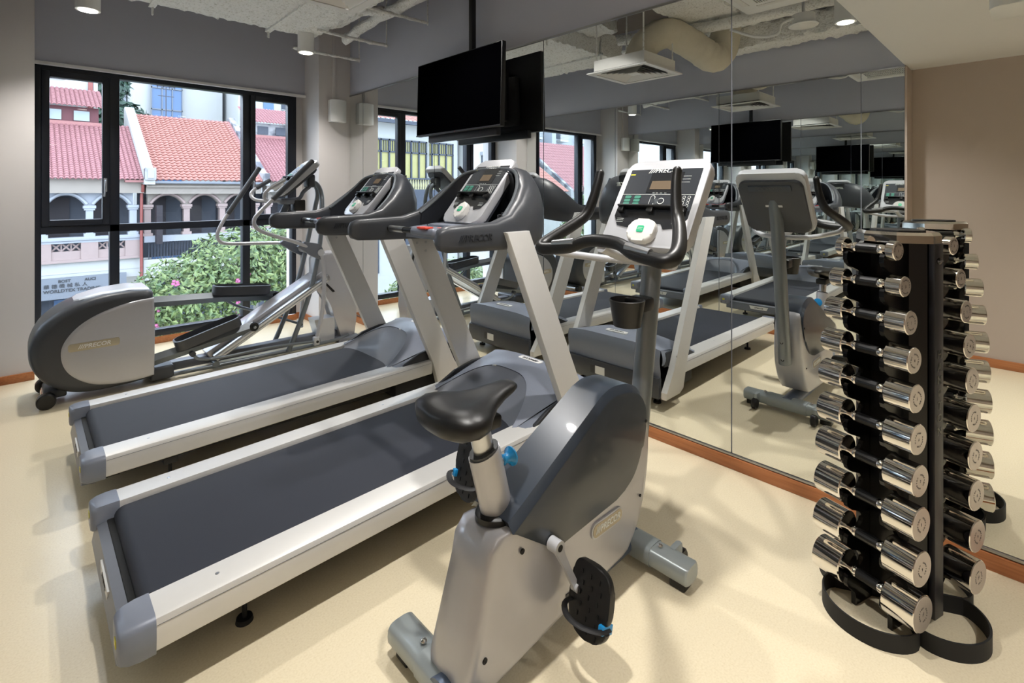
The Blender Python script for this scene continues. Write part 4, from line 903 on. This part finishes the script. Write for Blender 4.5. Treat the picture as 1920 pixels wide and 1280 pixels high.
# ------------------------------------------------------------------ world outside (street and shophouses)
ALB = .45      # outdoor colours darkened to offset the boosted sky strength
M['rooftile'] = mat('orange_clay_tile', (205, 138, 124), .75, var=.14, scale=9)
M['roofpink'] = mat('weathered_pink_tile', (188, 128, 130), .8, var=.28, scale=7)
M['mortar'] = mat('pink_mortar', (200, 140, 136), .85, var=.08, scale=4)
M['parapet'] = ramp_mat('stained_parapet', [(0, (70, 74, 84)), (.42, (120, 120, 128)), (.55, (206, 206, 208)), (1, (232, 230, 230))], 1.3, .85)
M['render'] = mat('cream_render', (196, 184, 172), .85, var=.08, scale=2)
M['renderlt'] = mat('pale_blue_render', (205, 210, 220), .8, var=.04, scale=2)
M['pinkstone'] = mat('pink_stone', (206, 182, 176), .85, var=.07, scale=3)
M['whitewall'] = mat('white_wall', (232, 232, 228), .8, var=.04, scale=.6)
M['bluegrey'] = mat('veranda_wall', (98, 104, 116), .85, var=.15, scale=1.5)  # one blue-grey tone for veranda and shop walls, panes and windows
M['door'] = mat('dark_timber', (44, 34, 44), .6, var=.2, scale=5)
M['maroon'] = mat('maroon_timber', (120, 44, 54), .55, var=.1, scale=5)
M['pipe'] = mat('red_downpipe', (176, 92, 84), .5, var=.05)
M['winglass'] = mat('blue_window_glass', (96, 138, 190), .12, var=.15, scale=.5)
M['grpane'] = mat('frosted_pane', (190, 205, 205), .4, var=.05)
M['sign'] = mat('grey_signboard', (150, 156, 166), .6, var=.05, scale=2)
M['asphalt'] = mat('road_asphalt', (150, 146, 136), .9, var=.12, scale=.8)
M['leaf'] = ramp_mat('leaf_green', [(0, (30, 54, 26)), (.36, (74, 104, 52)), (.55, (130, 152, 84)), (.75, (172, 182, 112)), (1, (200, 200, 134))], 5.5, .5, detail=2)
M['leafdk'] = ramp_mat('dark_leaf', [(0, (22, 48, 40)), (.5, (52, 86, 66)), (1, (96, 128, 96))], 2.5, .6, detail=2)
M['bark'] = mat('bark', (96, 82, 66), .9, var=.2, scale=8)
M['petal'] = mat('pink_petal', (214, 110, 160), .6, var=.1)
M['yellowshutter'] = mat('cream_yellow_shutter', (205, 196, 128), .6, var=.08, scale=3)
M['navy'] = mat('dark_slate_frame', (70, 78, 96), .6, var=.05)
M['cream'] = mat('cream_baluster', (214, 206, 160), .7, var=.05)
ALB = 1.0
struct('floor_street', MB().box(-60, 60, 8, 90, -6.6, -6.3), 'asphalt', 'pale road surface far below the window', 'road')
YF_ = 30.0
def barrels(m, x0, x1, y0, z0, y1, z1, pitch, amp, rows, scal=False):
    """courses of overlapping tiles: each course lifts to a lip at its lower edge"""
    nx = int(round((x1-x0)/pitch))*6; sl = V((0, y1-y0, z1-z0)); n = V((0, -(z1-z0), (y1-y0))).normalized()
    def row(b, lift, lipshift=0.):
        out = []
        for i in range(nx+1):
            x = x0+(x1-x0)*i/nx; t = i/6; w_ = .5+.5*sin(2*pi*t) if scal else abs(sin(pi*t))**.7
            out.append(V((x, y0, z0))+sl*(b-lipshift*w_/rows)+n*(amp*w_+lift))
        return m.vs(out)
    for k in range(rows):
        A = row(k/rows, amp*.62 if scal else amp*.3, .22 if scal else 0); B = row((k+1)/rows+.12/rows, 0); 
        Lw = row(k/rows+.02/rows, -.02, .10 if scal else 0)
        for i in range(nx): m.fc([A[i], A[i+1], B[i+1], B[i]]); m.fc([Lw[i], Lw[i+1], A[i+1], A[i]])
    return m
def jackroof(x0, x1, mr):
    T = thing('shophouse', (0, 0, 0), '', 'house')
    barrels(MB(), x0, x1, 29.3, 1.95, 34.2, 4.90, .19, .075, 28).build('lower_roof', mr, T, ang=70)
    c0, c1 = x0+.35*(x1-x0) if x1 < 2 else x0+1.2, x1-1.3 if x1 < 2 else x1
    c0 = x0+.6
    MB().box(c0, c1, 34.2, 37, 4.7, 5.75).build('clerestory_wall', 'maroon' if x1 < 2 else 'parapet', T)
    m = MB(); n_ = int((c1-c0)/1.1)
    for i in range(n_):
        a = c0+.3+i*(c1-c0-.2)/n_; m.box(a, a+.62, 34.12, 34.2, 5.05, 5.55)
    m.build('clerestory_pane', 'grpane' if x1 < 2 else 'bluegrey', T)
    barrels(MB(), c0-.25, c1+.25, 33.7, 5.72, 36.4, 6.95, .19, .075, 12).build('upper_roof', mr, T, ang=70)
    MB().box(c0-.1, c1+.1, 33.95, 34.15, 4.75, 4.98).box(x1-.75, x1, 29.3, 34, 1.85, 1.95).build('mortar_band', 'mortar', T)
    return T
def arcade(T, piers, z, rend_, cap_):
    """upper veranda: spandrels with segmental arches, piers with capitals, recessed wall, balustrade"""
    zt, zs, zc, zb = z            # wall top, springing, arch crown, column base
    x0, x1 = piers[0], piers[-1]
    m = MB()
    for a, b in zip(piers, piers[1:]):
        pa, pb = a+.16, b-.16; n = 14
        poly = [(a, zt), (a, zs), (pa, zs)]+[(pa+(pb-pa)*k/n, zs+(zc-zs)*max(0, 1-abs(2*k/n-1)**2.3)) for k in range(1, n)]+[(pb, zs), (b, zs), (b, zt)]
        m.prism(poly, YF_, YF_+.35, 'y')
    m.build('arched_wall', rend_, T, smooth=False)
    for a, b in zip(piers, piers[1:]):
        n = 14; pts = [(a+.10+(b-a-.2)*k/n, YF_-.05, zs+.06+(zc-zs+.02)*max(0, 1-abs(2*k/n-1)**2.3)) for k in range(0, n+1)]
        MB().tube(pts, .075, 6, 1).build('arch_moulding', 'renderlt' if rend_ == 'renderlt' else 'pinkstone', T)
    for p in piers:
        m = MB(); m.box(p-.13, p+.13, YF_-.02, YF_+.28, zb+.12, zs-.12).box(p-.23, p+.23, YF_-.1, YF_+.35, zs-.14, zs, .02).box(p-.19, p+.19, YF_-.06, YF_+.33, zs-.22, zs-.14).box(p-.2, p+.2, YF_-.08, YF_+.33, zb, zb+.14)
        m.build('veranda_column', cap_, T, smooth=False)
    MB().box(x0-.2, x1+.2, YF_+1.6, YF_+1.75, zb-1.2, zt).build('veranda_wall', 'bluegrey', T)
    for a, b in zip(piers, piers[1:]):
        MB().box(a+.1, a+.1+(b-a)*.55, YF_+1.5, YF_+1.6, zb-.2, zs+.35).build('veranda_door', 'door', T)
def lowerfront(T, x0, x1, piers, zb):
    m = MB().box(x0, x1, YF_-.12, YF_+.35, zb-.16, zb, .02).box(x0, x1, YF_-.06, YF_+.35, zb-.26, zb-.16); m.build('balustrade_rail', 'renderlt', T)
    m = MB()
    for p in piers: m.box(p-.3, p+.3, YF_-.05, YF_+.3, zb-1.0, zb-.26)
    m.box(x0, x1, YF_, YF_+.3, zb-1.0, zb-.62).box(x0, x1, YF_-.12, YF_+.3, zb-1.12, zb-1.0)
    m.build('balustrade_wall', 'pinkstone', T)
    for a, b in zip(piers, piers[1:]):
        m = MB(); n = 3; w = (b-a-.6)/n
        for k in range(n):
            xa = a+.3+w*k
            for (p, q) in (((xa, zb-.62), (xa+w, zb-.26)), ((xa, zb-.26), (xa+w, zb-.62))):
                d = V((q[0]-p[0], q[1]-p[1])).normalized()*.0; m.tube([(p[0], YF_+.1, p[1]), (q[0], YF_+.1, q[1])], .035, 4, 1)
            m.box(xa-.02, xa+.02, YF_+.06, YF_+.14, zb-.62, zb-.26)
        m.box(a+.3, b-.3, YF_+.2, YF_+.28, zb-.62, zb-.26) if 0 else None
        m.build('balustrade_lattice', 'pinkstone', T)
    MB().box(x0, x1, YF_+.05, YF_+.4, zb-2.0, zb-1.12).box(x0, x1, YF_+.03, YF_+.05, zb-1.62, zb-1.60).build('fascia_wall', 'whitewall', T)
# left house
pL = [-5.22, -3.62, -2.02, -.42, 1.18]
H = jackroof(-8.2, 1.55, 'roofpink'); tag(H, 'pink tiled shophouse with raised clerestory at the left of the window', 'house')
MB().box(-8.2, 1.55, 29.6, 30.35, 1.35, 2.0).box(-8.2, 1.55, 29.75, 29.9, 1.62, 1.72).build('eaves_wall', 'render', H)
arcade(H, pL, (1.36, .78, 1.24, -.63), 'renderlt', 'renderlt'); lowerfront(H, -8.2, 1.5, pL, -.63)
MB().box(-8.2, 1.4, 30.9, 31.0, -6.3, -3.2).build('shop_wall', 'bluegrey', H)
for i in range(4): MB().box(-4.6+i*1.5, -3.6+i*1.5, 30.8, 30.9, -5.6, -3.5).build('shop_window', 'winglass', H)
sg = MB().box(-3.6, .9, 29.75, 29.9, -3.3, -2.38).build('signboard', 'sign', H)
m = MB()
m.text('WORLDTEX TRADING', .19, (-1.98, 29.74, -2.95), (1, 0, 0), (0, 0, 1), .01, 0, 'LEFT', .02); m.text('華 德 機 械 私 人', .20, (-1.98, 29.74, -2.74), (1, 0, 0), (0, 0, 1), .01, 0, 'LEFT'); m.text('BOST          AUCI', .17, (-1.5, 29.74, -2.53), (1, 0, 0), (0, 0, 1), .01, 0, 'LEFT', .02)
m.build('sign_lettering', 'inkdk', sg)
m = MB().tube([(1.50, 29.5, 1.75), (1.50, 29.6, 1.4), (1.48, 29.8, 1.1), (1.48, 29.8, -6.2)], .065, 10, 3); m.build('downpipe', 'pipe', H)
MB().tube([(-1.05, 33.8, 5.3), (-1.05, 35.0, 5.9), (-1.05, 36.9, 9)], .09, 8, 1).build('upper_downpipe', 'pipe', H) if 0 else None
# gable wall rising behind
o = MB().box(-9, .45, 37.0, 37.3, 4, 12).box(.25, .42, 36.9, 37.0, 5, 12).build('rear_wall', 'whitewall', H)
MB().box(.02, .22, 36.85, 37.0, 5.2, 12).build('rear_downpipe', 'pipe', H)
for a in (-3.2, -1.5): MB().box(a-.55, a+.55, 36.9, 37.0, 7.55, 7.7).build('wall_ledge', 'pipe', H)
MB().box(-2.6, -1.75, 33.95, 34.1, 5.05, 5.5).build('window_air_conditioner', 'sign', H)
# main house
H = thing('shophouse', (0, 0, 0), 'central shophouse with orange wavy tiled roof and arched veranda', 'house')
barrels(MB(), 1.95, 6.75, 29.25, 1.95, 35.5, 5.75, .245, .085, 26, True).build('tiled_roof', 'rooftile', H, ang=70)
MB().box(1.7, 7.0, 35.4, 37, 4.5, 5.80).build('ridge', 'mortar', H)
def slopewall(a, b, h0, mt, nm): 
    m = MB(); m.prism([(29.1, 1.75), (29.1, 2.35+h0), (29.6, 2.4+h0), (35.6, 6.05+h0), (35.9, 6.0+h0), (35.9, 1.7)], a, b, 'x'); return m.build(nm, mt, H)
slopewall(1.50, 1.92, .12, 'whitewall', 'party_wall'); slopewall(6.78, 7.10, .05, 'parapet', 'party_wall')
MB().prism([(29.3, 1.9), (29.3, 2.06), (35.5, 5.84), (35.5, 5.7)], 1.92, 2.05, 'x').prism([(29.3, 1.9), (29.3, 2.06), (35.5, 5.84), (35.5, 5.7)], 6.5, 6.78, 'x').build('flashing', 'mortar', H)
MB().box(1.5, 1.95, 28.95, 29.3, 1.95, 2.55, .05).box(1.6, 1.85, 28.9, 29.0, 2.05, 2.45).build('parapet_scroll', 'parapet', H)
MB().box(1.7, 6.8, 29.15, 29.35, 1.80, 1.92, .03).build('gutter', 'sign', H)
MB().box(1.63, 6.8, 29.55, 30.35, 1.30, 1.85).box(1.63, 6.8, 29.4, 29.6, 1.62, 1.72).build('eaves_wall', 'render', H)
pM = [1.75, 3.38, 5.0, 6.62]
arcade(H, pM, (1.36, .78, 1.22, -.75), 'render', 'pinkstone')
MB().box(1.6, 6.8, 29.9, 30.3, -1.05, -.75).build('veranda_sill', 'renderlt', H)
m = MB()
for k in range(40): m.box(1.8+k*.125, 1.83+k*.125, 30.1, 30.15, -1.9, -1.05)
m.build('veranda_railing', 'navy', H)
MB().box(1.6, 6.8, 30.0, 30.3, -2.9, -1.9).build('fascia_wall', 'whitewall', H); MB().box(1.6, 6.8, 30.9, 31.0, -6.3, -2.9).build('shop_wall', 'bluegrey', H)
MB().box(2.0, 2.25, 29.3, 29.7, -1.1, .75).build('vertical_signboard', 'door', H)
MB().cyl((3.45, 35.6, 5.6), (3.45, 35.6, 7.9), .03, seg=6).box(3.0, 3.9, 35.58, 35.62, 7.55, 7.6).box(3.05, 3.85, 35.58, 35.62, 7.0, 7.04).box(3.0, 3.04, 35.58, 35.62, 7.4, 7.75).box(3.86, 3.9, 35.58, 35.62, 7.4, 7.75).box(3.3, 3.34, 35.58, 35.62, 7.4, 7.75).box(3.6, 3.64, 35.58, 35.62, 7.4, 7.75).build('roof_aerial', 'navy', H)
# right house
H = jackroof(7.15, 14.5, 'roofpink'); tag(H, 'pink tiled shophouse beyond the party wall at the right of the window', 'house')
MB().box(7.1, 14.5, 29.6, 30.35, 1.35, 2.0).build('eaves_wall', 'render', H)
arcade(H, [7.3, 9.0, 10.7, 12.4, 14.1], (1.36, .78, 1.22, -.75), 'render', 'pinkstone'); lowerfront(H, 7.1, 14.3, [7.3, 9.0, 10.7, 12.4, 14.1], -.63)
MB().box(7.1, 14.4, 30.9, 31.0, -6.3, -2.6).build('shop_wall', 'bluegrey', H)
# far right houses seen only through the mirrors: bare party walls and plain roofs
for i, (a, b) in enumerate(((14.6, 24.0), (25.5, 40))):
    H = thing('shophouse', (0, 0, 0), ['pink roofed house further along the street, seen in the mirrors', 'furthest pink roofed house, seen in the mirrors beside the apartment block'][i], 'house')
    barrels(MB(), a, b, 26.5+i, 1.4, 33+i, 5.6+i*.6, .40, .07, 16).build('tiled_roof', 'roofpink' if i else 'rooftile', H, ang=70)
    MB().prism([(26.3+i, -6), (26.3+i, 1.6), (33+i, 5.9+i*.6), (33+i, -6)], a-.35, a, 'x').build('party_wall', 'parapet', H); MB().box(a, b, 27+i, 27.4+i, -6, 1.4).build('front_wall', 'whitewall', H)
# towers behind
T = thing('apartment_tower', (0, 0, 0), 'tall white tower block with blue glazed bay behind the orange roof', 'building')
MB().box(5.0, 12.6, 60, 70, -6, 34).build('white_wall', 'whitewall', T)
MB().box(6.35, 8.85, 59.6, 60, -6, 33).build('glazed_bay', 'winglass', T)
m = MB()
for k in range(14): m.box(6.3, 8.9, 59.5, 59.62, 1.0+k*2.1, 1.12+k*2.1)
for k in range(4): m.box(6.3+k*.84, 6.38+k*.84, 59.5, 59.62, -6, 33)
m.build('bay_mullions', 'sign', T)
T = thing('apartment_tower', (0, 0, 0), 'pale tower with small windows behind the trees, left of the glazed bay', 'building')
MB().box(.6, 4.9, 64, 74, -6, 34).build('white_wall', 'renderlt', T)
for k in range(6): MB().box(2.8+(k % 2)*1.2, 3.1+(k % 2)*1.2, 63.9, 64, 8+k*1.6, 8.9+k*1.6).build('window', 'winglass', T)
T = thing('apartment_tower', (0, 0, 0), 'white apartment block with small balconies at the right, behind the party wall', 'building')
MB().box(13.0, 21.0, 56, 66, -6, 34).build('white_wall', 'whitewall', T)
def flats(T, xs, y, z0, dz, n):
    for x in xs:
        for k in range(n):
            z = z0+dz*k
            MB().box(x, x+.8, y-.1, y, z, z+1.8).build('window', 'bluegrey', T)
            m = MB().box(x-.3, x+1.3, y-1.0, y, z-.45, z-.25)
            for q in range(5): m.box(x-.3, x+1.3, y-1.0, y-.93, z-.25+q*.2, z-.17+q*.2)
            m.build('balcony', 'whitewall', T)
flats(T, (13.6, 17.2), 56, 6.2, 3.2, 4)
for k in range(5): MB().box(15.4, 16.4, 55.9, 56, 6.6+k*3.2, 8.4+k*3.2).box(19.4, 20.6, 55.9, 56, 6.6+k*3.2, 9+k*3.2).build('window', 'winglass', T)
T = thing('apartment_tower', (0, 0, 0), 'grey white apartment block with stacked balconies, seen only in the mirrors', 'building')
MB().box(36, 60, 44, 54, -6, 34).box(40, 40.8, 42.6, 44, -6, 34).build('white_wall', 'renderlt', T); flats(T, (37.4, 42.4, 46.4, 51), 44, 2.0, 3.2, 6)
# building across on the left (mirror view): white colonial block with yellow shutters and balusters
T = thing('colonial_building', (0, 0, 0), 'white colonial building with yellow shutters and cream balusters, seen in the mirror', 'building')
MB().box(-21.0, -8.6, 30.4, 34, -6, 6.3).build('white_wall', 'whitewall', T)
barrels(MB(), -21.2, -8.4, 29.3, 6.15, 33, 8.0, .35, .07, 10).build('tiled_roof', 'rooftile', T)
MB().box(-21.2, -8.4, 29.2, 29.4, 5.9, 6.15).build('gutter', 'navy', T)
for i in range(5):
    x = -20.4+i*2.35
    f_ = MB(); f_.box(x, x+1.95, 30.25, 30.4, 2.2, 4.9).build('window_bay', 'yellowshutter', T)
    m = MB()
    for k in range(4): m.box(x+k*.62-.05, x+k*.62+.06, 30.15, 30.27, 2.2, 4.95)
    for zz in (2.2, 4.1, 4.9): m.box(x-.05, x+2.0, 30.15, 30.27, zz-.05, zz+.05)
    for k in range(12): m.box(x+k*.165, x+k*.165+.04, 30.18, 30.27, 4.15, 4.9)
    m.build('window_frame', 'navy', T)
m = MB()
for k in range(60):
    m.lathe([(0, .05), (.06, .08), (.12, .05), (.3, .095), (.45, .06), (.6, .045), (.7, .07)], (-20.9+k*.205, 29.95, 1.55), 'z', 7)
o = m.build('balusters', 'cream', T)
MB().box(-21, -8.6, 29.85, 30.1, 2.26, 2.36).box(-21, -8.6, 29.8, 30.4, .2, 1.55).build('balcony_edge', 'navy', T)
MB().box(-21, -8.6, 29.9, 30.4, 1.5, 1.56).build('balcony_ledge', 'whitewall', T)
for i in range(4): MB().box(-20+i*2.8, -18.6+i*2.8, 30.3, 30.42, -4, -1.5).build('lower_window', 'navy', T)
T = thing('colonial_building', (0, 0, 0), 'white ornate building with a blank hanging board, seen in the mirror under the television', 'building')
MB().box(-36, -21.2, 30.0, 35, -6, 8).build('white_wall', 'whitewall', T)
MB().box(-25.4, -23.9, 29.2, 29.3, 1.5, 4.2).build('blank_board', 'white', T); MB().box(-25.6, -23.7, 29.3, 29.4, 1.3, 4.4).build('board_frame', 'navy', T)
for i in range(4):
    x = -34.5+i*3.3
    m = MB().box(x, x+1.6, 29.9, 30, 1.2, 4.2); m.build('window', 'bluegrey', T); MB().box(x-.15, x+1.75, 29.6, 30, .6, .9).box(x-.1, x+1.7, 29.7, 30, 4.25, 4.5).build('window_ledge', 'renderlt', T)
    MB().box(x-.5, x-.3, 29.7, 30, -6, 7).build('pilaster', 'renderlt', T)
m = MB()
for k in range(46): m.box(-36+k*.32, -35.9+k*.32, 29.5, 29.6, -.4, .45)
m.box(-36, -21.2, 29.45, 29.65, .45, .6).build('balustrade', 'renderlt', T)
# ------------------------------------------------------------------ trees
def leafblob(m, cs, n, size, flat=.5):
    for _ in range(n):
        c, r = random.choice(cs); c = V(c)
        d = V([random.gauss(0, 1) for _ in range(3)]).normalized()*r*random.uniform(.62, 1.03); d.z *= .75
        p = c+d; nn = (d.normalized()+V([random.gauss(0, .5) for _ in range(3)])+V((0, -.2, .5))).normalized()
        u = nn.orthogonal().normalized(); u = (Matrix.Rotation(random.uniform(0, 6.28), 3, nn) @ u); w = nn.cross(u); s_ = size*random.uniform(.7, 1.35)
        m.fc(m.vs([p-u*s_, p+w*s_*.42-nn*.04, p+u*s_, p-w*s_*.42-nn*.04]))
def tree(lab, base, crowns, n, size, lm='leaf', petals=0, nm='leafy_tree'):
    T = thing(nm, base, lab, 'tree')
    b = V(base); m = MB(); cs = [((V(c)-b), r) for c, r in crowns]
    leafblob(m, cs, n, size); o = m.build('foliage', lm, T, smooth=False); o['kind'] = 'stuff'
    m = MB(); m.tube([(0, 0, 0), (.1, .1, (cs[0][0].z)*.5), cs[0][0]], .16, 8, 4)
    for c, r in cs[1:]: m.tube([(.1, .1, c.z*.55), c*.7, c], .05, 6, 3)
    m.build('trunk', 'bark', T)
    if petals:
        m = MB()
        for _ in range(petals):
            c, r = random.choice(cs); d = V([random.gauss(0, 1) for _ in range(3)]).normalized()*r*1.02; d.y = -abs(d.y); p = c+d
            for k in range(5): m.sphere(p+V([random.gauss(0, .05) for _ in range(3)]), .05, seg=5, rg=3)
        o = m.build('blossom', 'petal', T); o['kind'] = 'stuff'
    return T
tree('bushy green tree with pink blossoms just outside the window', (2.6, 17, -6.3), [((-.6, 17, -2.0), 1.1), ((.9, 16.8, -1.5), 1.5), ((2.2, 17.0, -.9), 1.6), ((3.6, 17.2, -.8), 1.7), ((5.3, 17.4, -1.0), 1.8), ((1.2, 16.5, -3.6), 1.3), ((3.0, 16.5, -3.4), 1.6), ((5.0, 16.6, -3.4), 1.6), ((-1.5, 17, -2.7), .8), ((6.6, 17.6, -1.4), 1.6)], 24000, .10, 'leaf', 26)
tree('dark green tree between the white towers', (4.4, 52, -6.3), [((3.0, 52, 7.4), 2.0), ((4.6, 52, 6.6), 1.8), ((1.8, 52, 9.8), 2.0), ((.4, 52, 7.5), 1.6), ((.4, 52, 11), 2)], 3000, .35, 'leafdk')
tree('leafy green tree in front of the red roof, seen in the mirrors', (19, 20, -6.3), [((17.5, 19, .2), 1.7), ((20.0, 19.5, .8), 2.0), ((22.5, 20, 1.2), 2.2), ((15.2, 18, -1), 1.6), ((25, 21, 1.5), 2.0), ((20, 19, -2.5), 2.6), ((24, 20, -2), 2.4)], 9000, .17, 'leaf')
tree('small green tree below the yellow shutters, seen in the mirror', (-11, 20, -6.3), [((-10.5, 20, -3.6), 1.5), ((-13, 20, -3.2), 1.8), ((-15.5, 21, -3.8), 1.5)], 4000, .14, 'leaf')
# ------------------------------------------------------------------ downlights
def downlight(x, y, z, lab, power=60, ztop=None, vis=True, col=(1, .965, .92), blend=.8, ang=115, rad=.035):
    T = thing('downlight', (x, y, z), lab, 'ceiling light', 'white cylinder downlights')
    MB().lathe([(0, .058), (.0, .072), (.18, .072), (.181, .02)], ax='z', seg=40).build('cylinder_housing', 'white', T)
    MB().lathe([(-.004, .040), (-.004, .054), (.0, .056)], ax='z', seg=32).build('lamp_lens', 'lampglow', T)
    MB().cyl((0, 0, .18), (0, 0, (ztop or CH)-z), .012, seg=8).build('lamp_stem', 'white', T)
    L = bpy.data.lights.new('downlight_spot', 'SPOT'); L.energy = power; L.spot_size = R(ang); L.spot_blend = blend; L.shadow_soft_size = rad; L.color = col
    o = bpy.data.objects.new('downlight_spot', L); COL.objects.link(o); o.parent = T; o.location = (0, 0, -.012)
PW = 128
downlight(-2.26, 4.69, 2.69, 'white cylinder downlight at the top left corner of the picture', PW*.8, 2.873)
downlight(-.70, 4.72, 2.69, 'white cylinder downlight below the corner of the sprayed duct box', PW*.8, 2.873)
downlight(-1.93, 1.02, 2.69, 'white cylinder downlight beside the lowered ceiling, seen in the mirror', PW, 3.07)
downlight(-.60, 1.02, 2.72, 'extra white cylinder downlight added above the dumbbell rack, out of the picture', PW, 3.07)  # extra lamp added for more light, placed out of view
downlight(-.75, 2.72, 2.95, 'added unseen white cylinder downlight high above the near treadmill console', PW)  # lamp added to brighten the treadmills, hidden above the view
downlight(-.9, -1.2, 2.27, 'added unseen white cylinder downlight under the lowered ceiling, behind the camera on the mirror side', PW*.9, 2.46)  # added emitter lighting the entry, the cylinder only gives it a body
downlight(-2.2, -1.2, 2.27, 'added unseen white cylinder downlight under the lowered ceiling, behind the camera on the entry side', PW*.9, 2.46)  # second added entry emitter, unseen, in a matching cylinder
# ------------------------------------------------------------------ sky and camera
w = bpy.data.worlds.new('overcast_sky'); S.world = w; w.use_nodes = True
nt = w.node_tree; bg = nt.nodes['Background']
tc = nt.nodes.new('ShaderNodeTexCoord'); n = nt.nodes.new('ShaderNodeTexNoise'); n.inputs['Scale'].default_value = 1.6; n.inputs['Detail'].default_value = 5
r = nt.nodes.new('ShaderNodeValToRGB'); r.color_ramp.elements[0].color = (.68, .81, 1, 1); r.color_ramp.elements[1].color = (.80, .88, 1, 1)
nt.links.new(tc.outputs['Generated'], n.inputs['Vector']); nt.links.new(n.outputs['Fac'], r.inputs['Fac']); nt.links.new(r.outputs['Color'], bg.inputs['Color']); bg.inputs['Strength'].default_value = 6.0
F_ = 951.0
cam = bpy.data.cameras.new('camera'); co = bpy.data.objects.new('camera', cam); COL.objects.link(co)
co.location = (-2.59, 0, 1.4); cam.sensor_width = 36; cam.lens = F_/1920*36; cam.shift_y = -(640-359.6)/1920; cam.clip_start = .02; cam.clip_end = 500
co.rotation_euler = (R(90), 0, -math.atan2(916, 951) )
S.camera = co
S.view_settings.view_transform = 'Standard'; S.view_settings.look = 'None'; S.view_settings.gamma = 1; S.view_settings.exposure = .25; S.view_settings.use_curve_mapping = False
c = S.cycles; c.max_bounces = 18; c.glossy_bounces = 14; c.diffuse_bounces = 6; c.transmission_bounces = 8; c.transparent_max_bounces = 24; c.sample_clamp_indirect = 3.0; c.caustics_refractive = False; c.use_denoising = True
